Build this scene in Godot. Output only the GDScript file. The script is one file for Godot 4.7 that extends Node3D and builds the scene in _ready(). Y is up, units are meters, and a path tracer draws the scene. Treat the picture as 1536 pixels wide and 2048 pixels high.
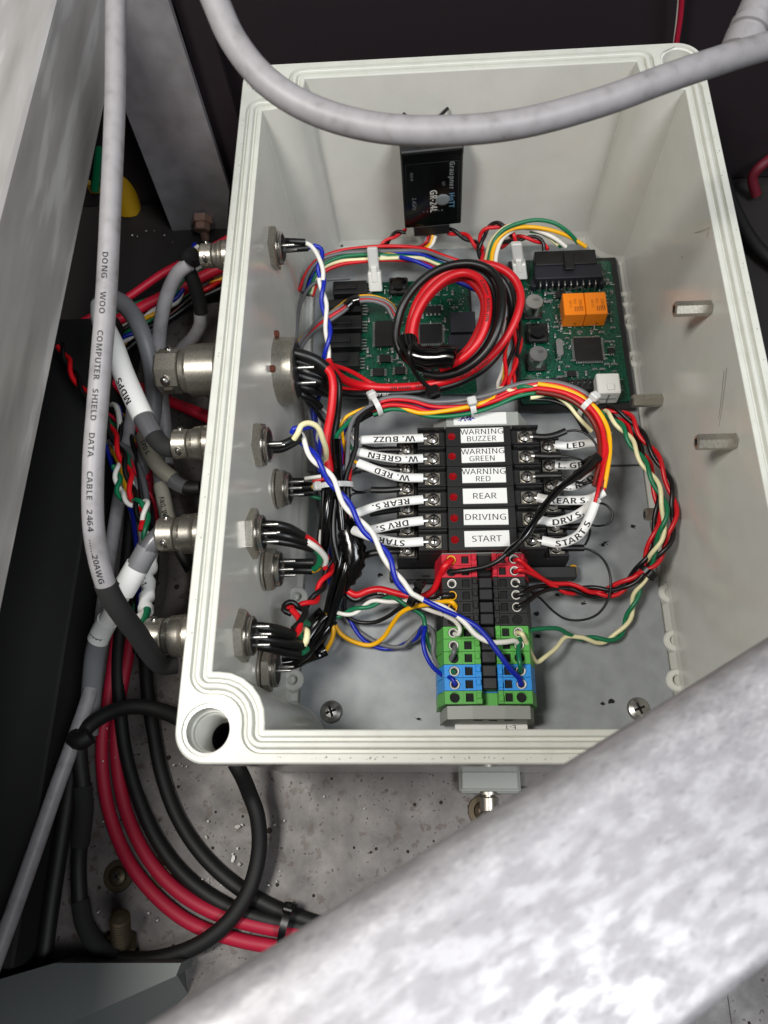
extends Node3D

# All lengths in the builders are millimetres; part() and solo() turn them into metres.
var M := {}
var base_of := {}
var used := {}
var rng := RandomNumberGenerator.new()

func V(x: float, y: float, z: float) -> Vector3:
	return Vector3(x, y, z)

class MB:
	var v := PackedVector3Array()
	var n := PackedVector3Array()
	var u := PackedVector2Array()
	var ix := PackedInt32Array()

	func vert(p: Vector3, q: Vector3, t := Vector2.ZERO) -> int:
		v.append(p); n.append(q); u.append(t)
		return v.size() - 1

	func tri(a: int, b: int, c: int) -> void:
		if (v[b] - v[a]).cross(v[c] - v[a]).dot(n[a] + n[b] + n[c]) > 0.0:
			ix.append(a); ix.append(c); ix.append(b)
		else:
			ix.append(a); ix.append(b); ix.append(c)

	func face(pts: Array, nn: Vector3) -> void:
		var s := v.size()
		var t1 := nn.cross(Vector3(0.31, 0.87, 0.38)).normalized()
		var t2 := nn.cross(t1)
		for p in pts:
			vert(p, nn, Vector2(p.dot(t1), p.dot(t2)))
		for i in range(1, pts.size() - 1):
			tri(s, s + i, s + i + 1)

	func face_auto(pts: Array, away: Vector3) -> void:
		var nn: Vector3 = (pts[1] - pts[0]).cross(pts[2] - pts[0]).normalized()
		var mid := Vector3.ZERO
		for p in pts:
			mid += p
		mid /= pts.size()
		if nn.dot(mid - away) < 0.0:
			nn = -nn
		face(pts, nn)

	func box(c: Vector3, s: Vector3, ch := 0.0, b := Basis()) -> MB:
		var h := s * 0.5
		ch = minf(ch, minf(h.x, minf(h.y, h.z)) * 0.95)
		var at := func(sg: Vector3, f: int) -> Vector3:
			var p := Vector3(sg.x * (h.x - ch), sg.y * (h.y - ch), sg.z * (h.z - ch))
			p[f] = sg[f] * h[f]
			return c + b * p
		for f in 3:
			var f1 := (f + 1) % 3
			var f2 := (f + 2) % 3
			for s0 in [-1.0, 1.0]:
				var pts := []
				for q in [[-1.0, -1.0], [1.0, -1.0], [1.0, 1.0], [-1.0, 1.0]]:
					var sg := Vector3()
					sg[f] = s0; sg[f1] = q[0]; sg[f2] = q[1]
					pts.append(at.call(sg, f))
				var nn := Vector3()
				nn[f] = s0
				face(pts, b * nn)
				if ch > 0.0:
					for s1 in [-1.0, 1.0]:   # edge between faces f and f1, along f2
						var a0 := Vector3(); a0[f] = s0; a0[f1] = s1; a0[f2] = -1.0
						var a1 := a0
						a1[f2] = 1.0
						var en := Vector3(); en[f] = s0; en[f1] = s1
						face([at.call(a0, f), at.call(a1, f), at.call(a1, f1), at.call(a0, f1)], b * en.normalized())
		if ch > 0.0:
			for sx in [-1.0, 1.0]:
				for sy in [-1.0, 1.0]:
					for sz in [-1.0, 1.0]:
						var sg := Vector3(sx, sy, sz)
						face([at.call(sg, 0), at.call(sg, 1), at.call(sg, 2)], b * sg.normalized())
		return self

	func lathe(o: Vector3, axis: Vector3, prof: Array, sides := 20, flat := false, turn := 0.0) -> MB:
		axis = axis.normalized()
		var e1 := axis.cross(Vector3(0, 1, 0) if absf(axis.y) < 0.9 else Vector3(0, 0, 1)).normalized()
		var e2 := axis.cross(e1)
		for k in prof.size() - 1:
			var t0: float = prof[k][0]
			var r0: float = prof[k][1]
			var t1: float = prof[k + 1][0]
			var r1: float = prof[k + 1][1]
			var dt := t1 - t0
			var dr := r1 - r0
			var l := sqrt(dt * dt + dr * dr)
			if l < 0.00001:
				continue
			var na := -dr / l
			var nr := dt / l
			for i in sides:
				var g0 := TAU * i / sides + turn
				var g1 := TAU * (i + 1) / sides + turn
				var d0 := e1 * cos(g0) + e2 * sin(g0)
				var d1 := e1 * cos(g1) + e2 * sin(g1)
				var n0 := d0 * nr + axis * na
				var n1 := d1 * nr + axis * na
				if flat:
					var gm := (g0 + g1) * 0.5
					n0 = (e1 * cos(gm) + e2 * sin(gm)) * nr + axis * na
					n1 = n0
				var s := v.size()
				var u0 := float(i) / sides * TAU * maxf(r0, r1)
				var u1 := float(i + 1) / sides * TAU * maxf(r0, r1)
				vert(o + axis * t0 + d0 * r0, n0, Vector2(u0, t0))
				vert(o + axis * t0 + d1 * r0, n1, Vector2(u1, t0))
				vert(o + axis * t1 + d1 * r1, n1, Vector2(u1, t1))
				vert(o + axis * t1 + d0 * r1, n0, Vector2(u0, t1))
				if r0 > 0.0001:
					tri(s, s + 1, s + 2)
				if r1 > 0.0001:
					tri(s, s + 2, s + 3)
		return self

	func tube(pts: PackedVector3Array, rr, sides := 8, squash := 1.0, up := Vector3(0, 1, 0)) -> MB:
		# rr: a number or one radius per point; squash flattens the section along "up"
		var m := pts.size()
		if m < 2:
			return self
		var tg := PackedVector3Array()
		for i in m:
			tg.append((pts[mini(i + 1, m - 1)] - pts[maxi(i - 1, 0)]).normalized())
		var e := up - tg[0] * up.dot(tg[0])
		if e.length() < 0.01:
			e = tg[0].cross(Vector3(0.7, 0.1, 0.7))
		e = e.normalized()
		var s0 := v.size()
		var run := 0.0
		for i in m:
			e = (e - tg[i] * e.dot(tg[i])).normalized()
			if squash != 1.0:
				var w := up - tg[i] * up.dot(tg[i])
				if w.length() > 0.05:
					e = w.normalized()
			var f := tg[i].cross(e)
			var r: float = rr[i] if rr is Array or rr is PackedFloat32Array else rr
			if i > 0:
				run += pts[i].distance_to(pts[i - 1])
			for k in sides + 1:
				var g := TAU * k / sides
				var off := e * (cos(g) * squash) + f * sin(g)
				var nn := (e * (cos(g) / squash) + f * sin(g)).normalized()
				vert(pts[i] + off * r, nn, Vector2(g * r, run))
		for i in m - 1:
			for k in sides:
				var a := s0 + i * (sides + 1) + k
				tri(a, a + 1, a + sides + 2)
				tri(a, a + sides + 2, a + sides + 1)
		for q in 2:
			var i := 0 if q == 0 else m - 1
			var ring := []
			for k in sides:
				ring.append(v[s0 + i * (sides + 1) + k])
			face(ring, -tg[0] if q == 0 else tg[m - 1])
		return self

	func loft(loops: Array) -> MB:   # closed loops of equal length; smooth along a loop, flat from loop to loop
		for k in loops.size() - 1:
			var a: Array = loops[k]
			var b: Array = loops[k + 1]
			var m := a.size()
			var s := v.size()
			for q in 2:
				var l: Array = a if q == 0 else b
				for i in m + 1:
					var j := i % m
					var t: Vector3 = (l[(j + 1) % m] - l[j]).normalized() + (l[j] - l[(j + m - 1) % m]).normalized()
					var nn: Vector3 = t.cross(b[j] - a[j]).normalized()
					vert(l[j], nn, Vector2(l[j].x + l[j].y, l[j].z + l[j].y))
			for i in m:
				tri(s + i, s + i + 1, s + m + 2 + i)
				tri(s + i, s + m + 2 + i, s + m + 1 + i)
		return self

	func fill(poly: PackedVector2Array, y: float, up := 1.0) -> MB:   # flat polygon in the x-z plane
		var t := Geometry2D.triangulate_polygon(poly)
		var s := v.size()
		for p in poly:
			vert(Vector3(p.x, y, p.y), Vector3(0, up, 0), p)
		for i in range(0, t.size(), 3):
			tri(s + t[i], s + t[i + 1], s + t[i + 2])
		return self

	func prism(poly: PackedVector2Array, o: Vector3, ex: Vector3, ey: Vector3, depth: float) -> MB:   # polygon in the plane (ex, ey), extruded along ex x ey
		var ez := ex.cross(ey).normalized()
		var t := Geometry2D.triangulate_polygon(poly)
		for q in 2:
			var s := v.size()
			for p in poly:
				vert(o + ex * p.x + ey * p.y + ez * (depth * q), ez if q == 1 else -ez, p)
			for i in range(0, t.size(), 3):
				tri(s + t[i], s + t[i + 1], s + t[i + 2])
		var area := 0.0
		for i in poly.size():
			area += poly[i].cross(poly[(i + 1) % poly.size()])
		for i in poly.size():
			var a := poly[i]
			var b := poly[(i + 1) % poly.size()]
			var d := (b - a).normalized() * signf(area)
			var nn := ex * d.y - ey * d.x
			var pa := o + ex * a.x + ey * a.y
			var pb := o + ex * b.x + ey * b.y
			face([pa, pb, pb + ez * depth, pa + ez * depth], nn)
		return self

	func holed(x0: float, x1: float, z0: float, z1: float, y: float, c: Vector2, hw: float, hh: float, deep: float, round_hole := true) -> MB:
		# a level rectangle with a round or square hole sunk into it
		var ang := []
		for i in 16:
			ang.append(TAU * i / 16.0)
		for q in [Vector2(x0, z0), Vector2(x1, z0), Vector2(x1, z1), Vector2(x0, z1)]:
			ang.append(fposmod((q - c).angle(), TAU))
		if not round_hole:
			for q in [Vector2(-hw, -hh), Vector2(hw, -hh), Vector2(hw, hh), Vector2(-hw, hh)]:
				ang.append(fposmod(q.angle(), TAU))
		ang.sort()
		var m := ang.size()
		var inn := []
		var out := []
		for g in ang:
			var d := Vector2(cos(g), sin(g))
			var big := 1e9
			if d.x > 1e-6: big = minf(big, (x1 - c.x) / d.x)
			if d.x < -1e-6: big = minf(big, (x0 - c.x) / d.x)
			if d.y > 1e-6: big = minf(big, (z1 - c.y) / d.y)
			if d.y < -1e-6: big = minf(big, (z0 - c.y) / d.y)
			var sm := hw
			if not round_hole:
				sm = minf(hw / maxf(absf(d.x), 1e-6), hh / maxf(absf(d.y), 1e-6))
			var po := c + d * big
			var pi := c + d * sm
			out.append(Vector3(po.x, y, po.y))
			inn.append(Vector3(pi.x, y, pi.y))
		var bottom := []
		for i in m:
			var j := (i + 1) % m
			face([inn[i], inn[j], out[j], out[i]], Vector3(0, 1, 0))
			var dn := Vector3(0, -deep, 0)
			var mid: Vector3 = (inn[i] + inn[j]) * 0.5
			var nn: Vector3 = (Vector3(c.x, y, c.y) - mid).normalized()
			face([inn[i], inn[j], inn[j] + dn, inn[i] + dn], nn)
			bottom.append(inn[i] + dn)
		face(bottom, Vector3(0, 1, 0))
		return self

	func commit(at: Vector3) -> ArrayMesh:
		var w := PackedVector3Array()
		w.resize(v.size())
		for i in v.size():
			w[i] = (v[i] - at) * 0.001
		var a := []
		a.resize(Mesh.ARRAY_MAX)
		a[Mesh.ARRAY_VERTEX] = w
		a[Mesh.ARRAY_NORMAL] = n
		a[Mesh.ARRAY_TEX_UV] = u
		a[Mesh.ARRAY_INDEX] = ix
		var m := ArrayMesh.new()
		m.add_surface_from_arrays(Mesh.PRIMITIVE_TRIANGLES, a)
		return m

	func low() -> Vector3:
		var lo := Vector3.INF
		var hi := -Vector3.INF
		for p in v:
			lo = lo.min(p); hi = hi.max(p)
		return Vector3((lo.x + hi.x) * 0.5, lo.y, (lo.z + hi.z) * 0.5)

func numbered(called: String) -> String:
	var k: int = used.get(called, 0)
	used[called] = k + 1
	return called if k == 0 else "%s_%03d" % [called, k]

func tag(o: Node, label := "", category := "", group := "", kind := "") -> void:
	if label: o.set_meta("label", label)
	if category: o.set_meta("category", category)
	if group: o.set_meta("group", group)
	if kind: o.set_meta("kind", kind)

func thing(called: String, label: String, category: String, at: Vector3, group := "") -> Node3D:
	var o := Node3D.new()
	o.name = numbered(called)
	o.position = at * 0.001
	add_child(o)
	base_of[o] = at
	tag(o, label, category, group)
	return o

func part(o: Node3D, called: String, mb: MB, m: Material, kind := "") -> MeshInstance3D:
	var p := MeshInstance3D.new()
	p.mesh = mb.commit(base_of[o])
	p.material_override = m
	var k := 0
	var nm := called
	while o.has_node(nm):
		k += 1
		nm = "%s_%03d" % [called, k]
	p.name = nm
	if kind: p.set_meta("kind", kind)
	o.add_child(p, true)
	base_of[p] = base_of[o]
	return p

func solo(called: String, mb: MB, m: Material, label: String, category: String, group := "", kind := "") -> MeshInstance3D:
	var p := MeshInstance3D.new()
	var at := mb.low()
	p.mesh = mb.commit(at)
	p.material_override = m
	p.position = at * 0.001
	p.name = numbered(called)
	add_child(p)
	base_of[p] = at
	tag(p, label, category, group, kind)
	return p

func smooth(c: Array, step := 2.5) -> PackedVector3Array:
	var out := PackedVector3Array()
	var m := c.size()
	if m == 2:
		out.append(c[0]); out.append(c[1])
		return out
	for i in m - 1:
		var p0: Vector3 = c[maxi(i - 1, 0)]
		var p1: Vector3 = c[i]
		var p2: Vector3 = c[i + 1]
		var p3: Vector3 = c[mini(i + 2, m - 1)]
		if i == 0: p0 = p1 * 2.0 - p2
		if i == m - 2: p3 = p2 * 2.0 - p1
		var k := maxi(2, int(ceil(p1.distance_to(p2) / step)))
		# centripetal spacing keeps the curve from overshooting
		var d0 := maxf(sqrt(p0.distance_to(p1)), 0.01)
		var d1 := maxf(sqrt(p1.distance_to(p2)), 0.01)
		var d2 := maxf(sqrt(p2.distance_to(p3)), 0.01)
		var m1 := (p1 - p0) / d0 - (p2 - p0) / (d0 + d1) + (p2 - p1) / d1
		var m2 := (p2 - p1) / d1 - (p3 - p1) / (d1 + d2) + (p3 - p2) / d2
		m1 *= d1
		m2 *= d1
		for j in k:
			var t := float(j) / k
			var t2 := t * t
			var t3 := t2 * t
			out.append(p1 * (2.0 * t3 - 3.0 * t2 + 1.0) + m1 * (t3 - 2.0 * t2 + t) + p2 * (-2.0 * t3 + 3.0 * t2) + m2 * (t3 - t2))
	out.append(c[m - 1])
	return out

func frames(pts: PackedVector3Array) -> Array:
	var m := pts.size()
	var e := Vector3.ZERO
	var out := []
	for i in m:
		var t := (pts[mini(i + 1, m - 1)] - pts[maxi(i - 1, 0)]).normalized()
		if i == 0:
			e = t.cross(Vector3(0.3, 0.9, 0.2)).normalized()
		e = (e - t * e.dot(t)).normalized()
		out.append([e, t.cross(e)])
	return out

func T(path: Array, r: float, sides := 8, step := 2.5) -> MB:
	return MB.new().tube(smooth(path, step), r, sides)

# one wire as a thing of one mesh
func wire(path: Array, r: float, m: String, label: String, group := "", called := "wire", category := "wire", sides := 8) -> MeshInstance3D:
	return solo(called, T(path, r, sides), M[m], label, category, group)

# wires twisted round a common path; each a part
func twist(path: Array, mats: Array, r: float, pitch: float, label: String, group := "", tails := {}) -> Node3D:
	var c := smooth(path, 1.6)
	var f := frames(c)
	var o := thing("twisted_wires", label, "wires", c[0], group)
	for w in mats.size():
		var p := PackedVector3Array()
		var run := 0.0
		for i in c.size():
			if i > 0: run += c[i].distance_to(c[i - 1])
			var g := TAU * run / pitch + TAU * w / mats.size() + 0.5 * sin(run * 0.045)
			var rad := r * (1.06 if mats.size() == 2 else 1.25)
			p.append(c[i] + (f[i][0] * cos(g) + f[i][1] * sin(g)) * rad)
		if tails.has(w):   # the tail leaves the twist and runs on by itself
			var cp := [p[p.size() - 4]]
			cp.append_array(tails[w])
			var tail := smooth(cp, 2.0)
			p.resize(p.size() - 4)
			p.append_array(tail)
		part(o, mats[w] + "_wire", MB.new().tube(p, r, 7), M[mats[w]])
	return o

# wires that run side by side along one path; each a part. offs: one [material, right, up, radius] per wire
func harness(path: Array, offs: Array, label: String, group := "", wob := 0.8) -> Node3D:
	var c := smooth(path, 2.5)
	var m := c.size()
	var o := thing("wire_harness", label, "wires", c[0], group)
	for w in offs.size():
		var p := PackedVector3Array()
		for i in m:
			var t := (c[mini(i + 1, m - 1)] - c[maxi(i - 1, 0)]).normalized()
			var side := t.cross(Vector3(0, 1, 0)).normalized()
			var up := side.cross(t)
			var k := float(i) / m * 9.0
			p.append(c[i] + side * (offs[w][1] + wob * sin(k + w * 1.9)) + up * (offs[w][2] + wob * 0.7 * cos(k * 0.8 + w * 2.7)))
		part(o, offs[w][0] + "_wire", MB.new().tube(p, offs[w][3], 7), M[offs[w][0]])
	return o

func sub_path(c: PackedVector3Array, s0: float, s1: float) -> PackedVector3Array:
	var out := PackedVector3Array()
	var run := 0.0
	for i in c.size():
		if i > 0:
			var l := c[i].distance_to(c[i - 1])
			for s in [s0, s1]:
				if s > run and s < run + l:
					out.append(c[i - 1].lerp(c[i], (s - run) / l))
			run += l
		if run >= s0 and run <= s1:
			out.append(c[i])
	return out

func length_of(c: PackedVector3Array) -> float:
	var run := 0.0
	for i in range(1, c.size()):
		run += c[i].distance_to(c[i - 1])
	return run

var serif_fonts := {}
func font(fname: String, bold := false) -> Font:
	var key := fname + str(bold)
	if not serif_fonts.has(key):
		var f := SystemFont.new()
		f.font_names = PackedStringArray([fname])
		if bold: f.font_weight = 700
		serif_fonts[key] = f
	return serif_fonts[key]

func letters(text: String, cap: float, fname := "Droid Sans", bold := false) -> Array:   # [vertices in mm on the x-y plane, centred; indices]
	var t := TextMesh.new()
	t.text = text
	t.font = font(fname, bold)
	t.font_size = 32
	t.pixel_size = 1.0
	t.depth = 0.0
	t.curve_step = 2.0
	var a := t.get_mesh_arrays()
	var k := cap / 23.0
	var out := PackedVector3Array()
	for p in a[Mesh.ARRAY_VERTEX]:
		out.append(p * k)
	return [out, a[Mesh.ARRAY_INDEX]]

func print_flat(mb: MB, text: String, cap: float, o: Vector3, ex: Vector3, ey: Vector3, stretch := 1.0, bold := false, fname := "Droid Sans") -> MB:
	var l := letters(text, cap, fname, bold)
	var s := mb.v.size()
	var nn := ex.cross(ey).normalized()
	for p in l[0]:
		mb.vert(o + ex * (p.x * stretch) + ey * p.y, nn)
	var ii: PackedInt32Array = l[1]
	for i in range(0, ii.size(), 3):
		mb.tri(s + ii[i], s + ii[i + 1], s + ii[i + 2])
	return mb

func finer(l: Array, most: float) -> Array:   # splits long triangles so that lettering follows a curved surface
	var p: PackedVector3Array = l[0]
	var out := PackedVector3Array()
	var todo := []
	var ii: PackedInt32Array = l[1]
	for i in range(0, ii.size(), 3):
		todo.append([p[ii[i]], p[ii[i + 1]], p[ii[i + 2]]])
	while todo.size():
		var t: Array = todo.pop_back()
		var big := 0
		for k in 3:
			if t[k].distance_to(t[(k + 1) % 3]) > t[big].distance_to(t[(big + 1) % 3]): big = k
		var a: Vector3 = t[big]
		var b: Vector3 = t[(big + 1) % 3]
		if a.distance_to(b) <= most:
			out.append(t[0]); out.append(t[1]); out.append(t[2])
		else:
			var c: Vector3 = t[(big + 2) % 3]
			todo.append([a, (a + b) * 0.5, c]); todo.append([(a + b) * 0.5, b, c])
	return [out, PackedInt32Array(range(out.size()))]

# lettering bent onto a tube: runs along the path c, facing "face"
func print_tube(mb: MB, text: String, cap: float, c: PackedVector3Array, r: float, s_mid: float, flip: bool, facing: Vector3, stretch := 1.0, squash := 1.0) -> MB:
	var l := finer(letters(text, cap, "Droid Sans", true), 0.55)
	var s := mb.v.size()
	for p in l[0]:
		var sx: float = p.x * stretch * (-1.0 if flip else 1.0)
		var sy: float = p.y * (-1.0 if flip else 1.0)
		var d := clampf(s_mid + sx, 0.01, length_of(c) - 0.01)
		var run := 0.0
		var at := c[0]
		var t := Vector3.RIGHT
		for i in range(1, c.size()):
			var ll := c[i].distance_to(c[i - 1])
			if run + ll >= d:
				var k := (d - run) / ll
				at = c[i - 1].lerp(c[i], k)
				var ta := (c[i] - c[maxi(i - 2, 0)]).normalized()
				var tb := (c[mini(i + 1, c.size() - 1)] - c[i - 1]).normalized()
				t = ta.lerp(tb, k).normalized()
				break
			run += ll
		var e := ((facing if squash == 1.0 else Vector3.UP) - t * (facing if squash == 1.0 else Vector3.UP).dot(t)).normalized()
		var f := e.cross(t)
		var g := sy / r + (0.0 if squash == 1.0 else atan2(facing.dot(f), facing.dot(e)))
		var nn := (e * (cos(g) / squash) + f * sin(g)).normalized()
		mb.vert(at + (e * (cos(g) * squash) + f * sin(g)) * (r + 0.09), nn)
	var ii: PackedInt32Array = l[1]
	for i in range(0, ii.size(), 3):
		mb.tri(s + ii[i], s + ii[i + 1], s + ii[i + 2])
	return mb

func fillet(pts: Array, rad: Array, seg := 6) -> PackedVector2Array:
	var out := PackedVector2Array()
	var m := pts.size()
	for i in m:
		var p: Vector2 = pts[i]
		var a: Vector2 = (pts[(i + m - 1) % m] - p).normalized()
		var b: Vector2 = (pts[(i + 1) % m] - p).normalized()
		var half := acos(clampf(a.dot(b), -1.0, 1.0)) * 0.5
		var r: float = rad[i]
		var cut := r / tan(half)
		var ctr := p + (a + b).normalized() * (r / sin(half))
		var q0 := p + a * cut - ctr
		var q1 := p + b * cut - ctr
		var turn := q0.angle_to(q1)
		for k in seg + 1:
			out.append(ctr + q0.rotated(turn * k / seg))
	return out

# ---- materials -------------------------------------------------------------
func mat(c: Color, rough := 0.5, metal := 0.0, spec := 0.5) -> StandardMaterial3D:
	var m := StandardMaterial3D.new()
	m.albedo_color = c
	m.roughness = rough
	m.metallic = metal
	m.metallic_specular = spec
	return m

func lin(r: float, g: float, b: float) -> Color:
	return Color(r, g, b).linear_to_srgb()

func noise(seed_: int, freq: float, size: int, oct := 4, kind := FastNoiseLite.TYPE_SIMPLEX_SMOOTH) -> Image:
	var f := FastNoiseLite.new()
	f.seed = seed_
	f.noise_type = kind
	f.frequency = freq
	f.fractal_octaves = oct
	var im := f.get_seamless_image(size, size)
	im.convert(Image.FORMAT_L8)
	return im

func ramp(im: Image, stops: Array, alpha := false) -> ImageTexture:   # stops: [[at, Color], ...]
	var w := im.get_width()
	var h := im.get_height()
	var src := im.get_data()
	var g := Gradient.new()
	g.offsets = PackedFloat32Array(stops.map(func(s): return s[0]))
	g.colors = PackedColorArray(stops.map(func(s): return s[1]))
	var lut := []
	for i in 256:
		var c := g.sample(i / 255.0)
		lut.append([c.r8, c.g8, c.b8, c.a8])
	var dst := PackedByteArray()
	dst.resize(w * h * 4)
	for i in w * h:
		var c = lut[src[i]]
		dst[i * 4] = c[0]; dst[i * 4 + 1] = c[1]; dst[i * 4 + 2] = c[2]; dst[i * 4 + 3] = c[3]
	return ImageTexture.create_from_image(Image.create_from_data(w, h, false, Image.FORMAT_RGBA8, dst))

func tri_map(m: StandardMaterial3D, per_metre: float, world := true) -> StandardMaterial3D:
	m.uv1_triplanar = true
	m.uv1_world_triplanar = world
	m.uv1_scale = Vector3.ONE * per_metre
	return m

func g1(x: float) -> Color:
	return Color(x, x, x)

func make_materials() -> void:
	var n1 := noise(3, 0.012, 512)
	var n2 := noise(11, 0.05, 512, 5)
	var n3 := noise(23, 0.11, 512, 3)
	# grey-green moulded plastic of the enclosure
	var pl := mat(Color(1, 1, 1), 0.33, 0.0, 0.5)
	pl.albedo_texture = ramp(n1, [[0.0, Color(0.785, 0.785, 0.755)], [0.5, Color(0.80, 0.80, 0.772)], [1.0, Color(0.81, 0.81, 0.783)]])
	pl.roughness_texture = ramp(n2, [[0.0, g1(0.7)], [0.45, g1(0.95)], [1.0, g1(1.0)]])
	pl.roughness = 0.2
	M.shell = tri_map(pl, 6.0)
	var rim := mat(Color(1, 1, 1), 0.42)
	rim.albedo_texture = ramp(n1, [[0.0, Color(0.74, 0.742, 0.705)], [0.4, Color(0.77, 0.775, 0.74)], [1.0, Color(0.79, 0.795, 0.765)]])
	M.rim = tri_map(rim, 9.0)
	M.scuff = mat(Color(0.47, 0.45, 0.41), 0.8)
	M.hole_dark = mat(Color(0.02, 0.02, 0.02), 0.9)
	# galvanised plate
	var gz := mat(Color(1, 1, 1), 0.5, 0.15)
	gz.albedo_texture = ramp(noise(13, 0.02, 512, 6), [[0.0, Color(0.515, 0.53, 0.54)], [0.5, Color(0.555, 0.57, 0.578)], [1.0, Color(0.585, 0.60, 0.605)]])
	gz.roughness_texture = ramp(n1, [[0.0, g1(0.7)], [1.0, g1(1.0)]])
	M.galv = tri_map(gz, 6.0)
	var ns := mat(Color(1, 1, 1), 0.3, 0.9)
	ns.albedo_texture = ramp(n2, [[0.0, Color(0.50, 0.47, 0.42)], [0.35, Color(0.70, 0.68, 0.63)], [1.0, Color(0.78, 0.765, 0.73)]])
	ns.roughness_texture = ramp(n3, [[0.0, g1(1.0)], [1.0, g1(0.65)]])
	ns.roughness = 0.42
	M.nickel = tri_map(ns, 25.0)
	M.nickel_dull = mat(Color(0.42, 0.39, 0.35), 0.45, 0.8)
	M.steel = mat(Color(0.72, 0.71, 0.69), 0.28, 1.0)
	M.tin = mat(Color(0.72, 0.72, 0.71), 0.38, 1.0)
	M.copper = mat(Color(0.74, 0.60, 0.54), 0.34, 0.6)
	M.rust = tri_map(mat(Color(0.42, 0.22, 0.15), 0.9), 40.0)
	M.brass = mat(Color(0.27, 0.235, 0.18), 0.5, 0.7)
	# floor sheet: pinkish-grey paint, worn and speckled
	var w := 1024
	var a := noise(41, 0.006, w, 5).get_data()
	var b := noise(42, 0.035, w, 3).get_data()
	var c := noise(43, 0.016, w, 4).get_data()
	var d := PackedByteArray()
	d.resize(w * w * 4)
	for i in w * w:
		var k := a[i] / 255.0
		var s := b[i] / 255.0
		var q := c[i] / 255.0
		var r := 0.29 + 0.11 * k + 0.05 * (s - 0.5)
		var gg := 0.275 + 0.106 * k + 0.05 * (s - 0.5)
		var bb := 0.268 + 0.104 * k + 0.05 * (s - 0.5)
		if s > 0.82:
			var e := minf(1.0, (s - 0.76) * 18.0)
			r = lerpf(r, 0.17, e); gg = lerpf(gg, 0.13, e); bb = lerpf(bb, 0.11, e)
		if q > 0.72:
			var e2 := minf(0.8, (q - 0.66) * 5.0)
			r = lerpf(r, 0.25, e2); gg = lerpf(gg, 0.21, e2); bb = lerpf(bb, 0.19, e2)
		d[i * 4] = int(255 * r); d[i * 4 + 1] = int(255 * gg); d[i * 4 + 2] = int(255 * bb); d[i * 4 + 3] = 255
	var fl := mat(Color(1, 1, 1), 0.45, 0.15)
	fl.albedo_texture = ImageTexture.create_from_image(Image.create_from_data(w, w, false, Image.FORMAT_RGBA8, d))
	fl.roughness_texture = ramp(n1, [[0.0, g1(0.7)], [1.0, g1(1.0)]])
	fl.roughness = 0.6
	M.floor = tri_map(fl, 5.5)
	M.deck_dark = mat(Color(0.13, 0.115, 0.112), 0.6)
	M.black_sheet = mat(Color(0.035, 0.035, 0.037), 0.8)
	var wl := mat(Color(0.16, 0.135, 0.15), 0.4, 0.1)
	M.wall = wl
	# bare aluminium, scuffed along its length
	var al := mat(Color(1, 1, 1), 0.5, 0.35)
	var wa := 1024
	var sa := noise(61, 0.010, wa, 6).get_data()
	var sb := noise(62, 0.05, wa, 3).get_data()
	var sc := noise(63, 0.022, wa, 4).get_data()
	var da := PackedByteArray()
	var ra := PackedByteArray()
	da.resize(wa * wa * 4)
	ra.resize(wa * wa)
	for i in wa * wa:
		var k := sa[i] / 255.0
		var s := sb[i] / 255.0
		var q := sc[i] / 255.0
		var v := 0.57 + 0.085 * smoothstep(0.25, 0.8, k) + 0.05 * (s - 0.5)
		if q > 0.68: v -= 0.06 * smoothstep(0.68, 0.9, q)
		if q < 0.30: v += 0.05 * smoothstep(0.30, 0.15, q)
		var r8 := int(255 * clampf(v, 0, 1))
		da[i * 4] = r8; da[i * 4 + 1] = int(r8 * 0.992); da[i * 4 + 2] = mini(255, int(r8 * 1.008)); da[i * 4 + 3] = 255
		ra[i] = int(255 * clampf(0.70 - 0.12 * smoothstep(0.3, 0.8, k) + 0.3 * (s - 0.5), 0.2, 1.0))
	al.albedo_texture = ImageTexture.create_from_image(Image.create_from_data(wa, wa, false, Image.FORMAT_RGBA8, da))
	al.roughness_texture = ImageTexture.create_from_image(Image.create_from_data(wa, wa, false, Image.FORMAT_L8, ra))
	al.roughness = 0.75
	al.uv1_scale = Vector3(0.015, 0.0062, 1)
	M.pole = al
	var bm := mat(Color(1, 1, 1), 0.45, 0.4)
	bm.albedo_texture = ramp(noise(66, 0.01, 512, 5), [[0.0, Color(0.60, 0.59, 0.58)], [0.38, Color(0.71, 0.70, 0.69)], [0.6, Color(0.75, 0.74, 0.735)], [0.72, Color(0.84, 0.835, 0.83)], [1.0, Color(0.90, 0.895, 0.89)]])
	bm.roughness_texture = ramp(n1, [[0.0, g1(0.6)], [1.0, g1(1.0)]])
	M.beam = tri_map(bm, 5.0)
	bm.uv1_scale = Vector3(6.0, 6.0, 1.0)
	var st := mat(Color(1, 1, 1), 0.4, 0.55)
	st.albedo_texture = ramp(n1, [[0.0, Color(0.61, 0.60, 0.61)], [0.5, Color(0.665, 0.655, 0.665)], [1.0, Color(0.71, 0.70, 0.71)]])
	M.strip = tri_map(st, 7.0)
	M.bar = mat(Color(0.36, 0.375, 0.37), 0.5, 0.3)
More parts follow.
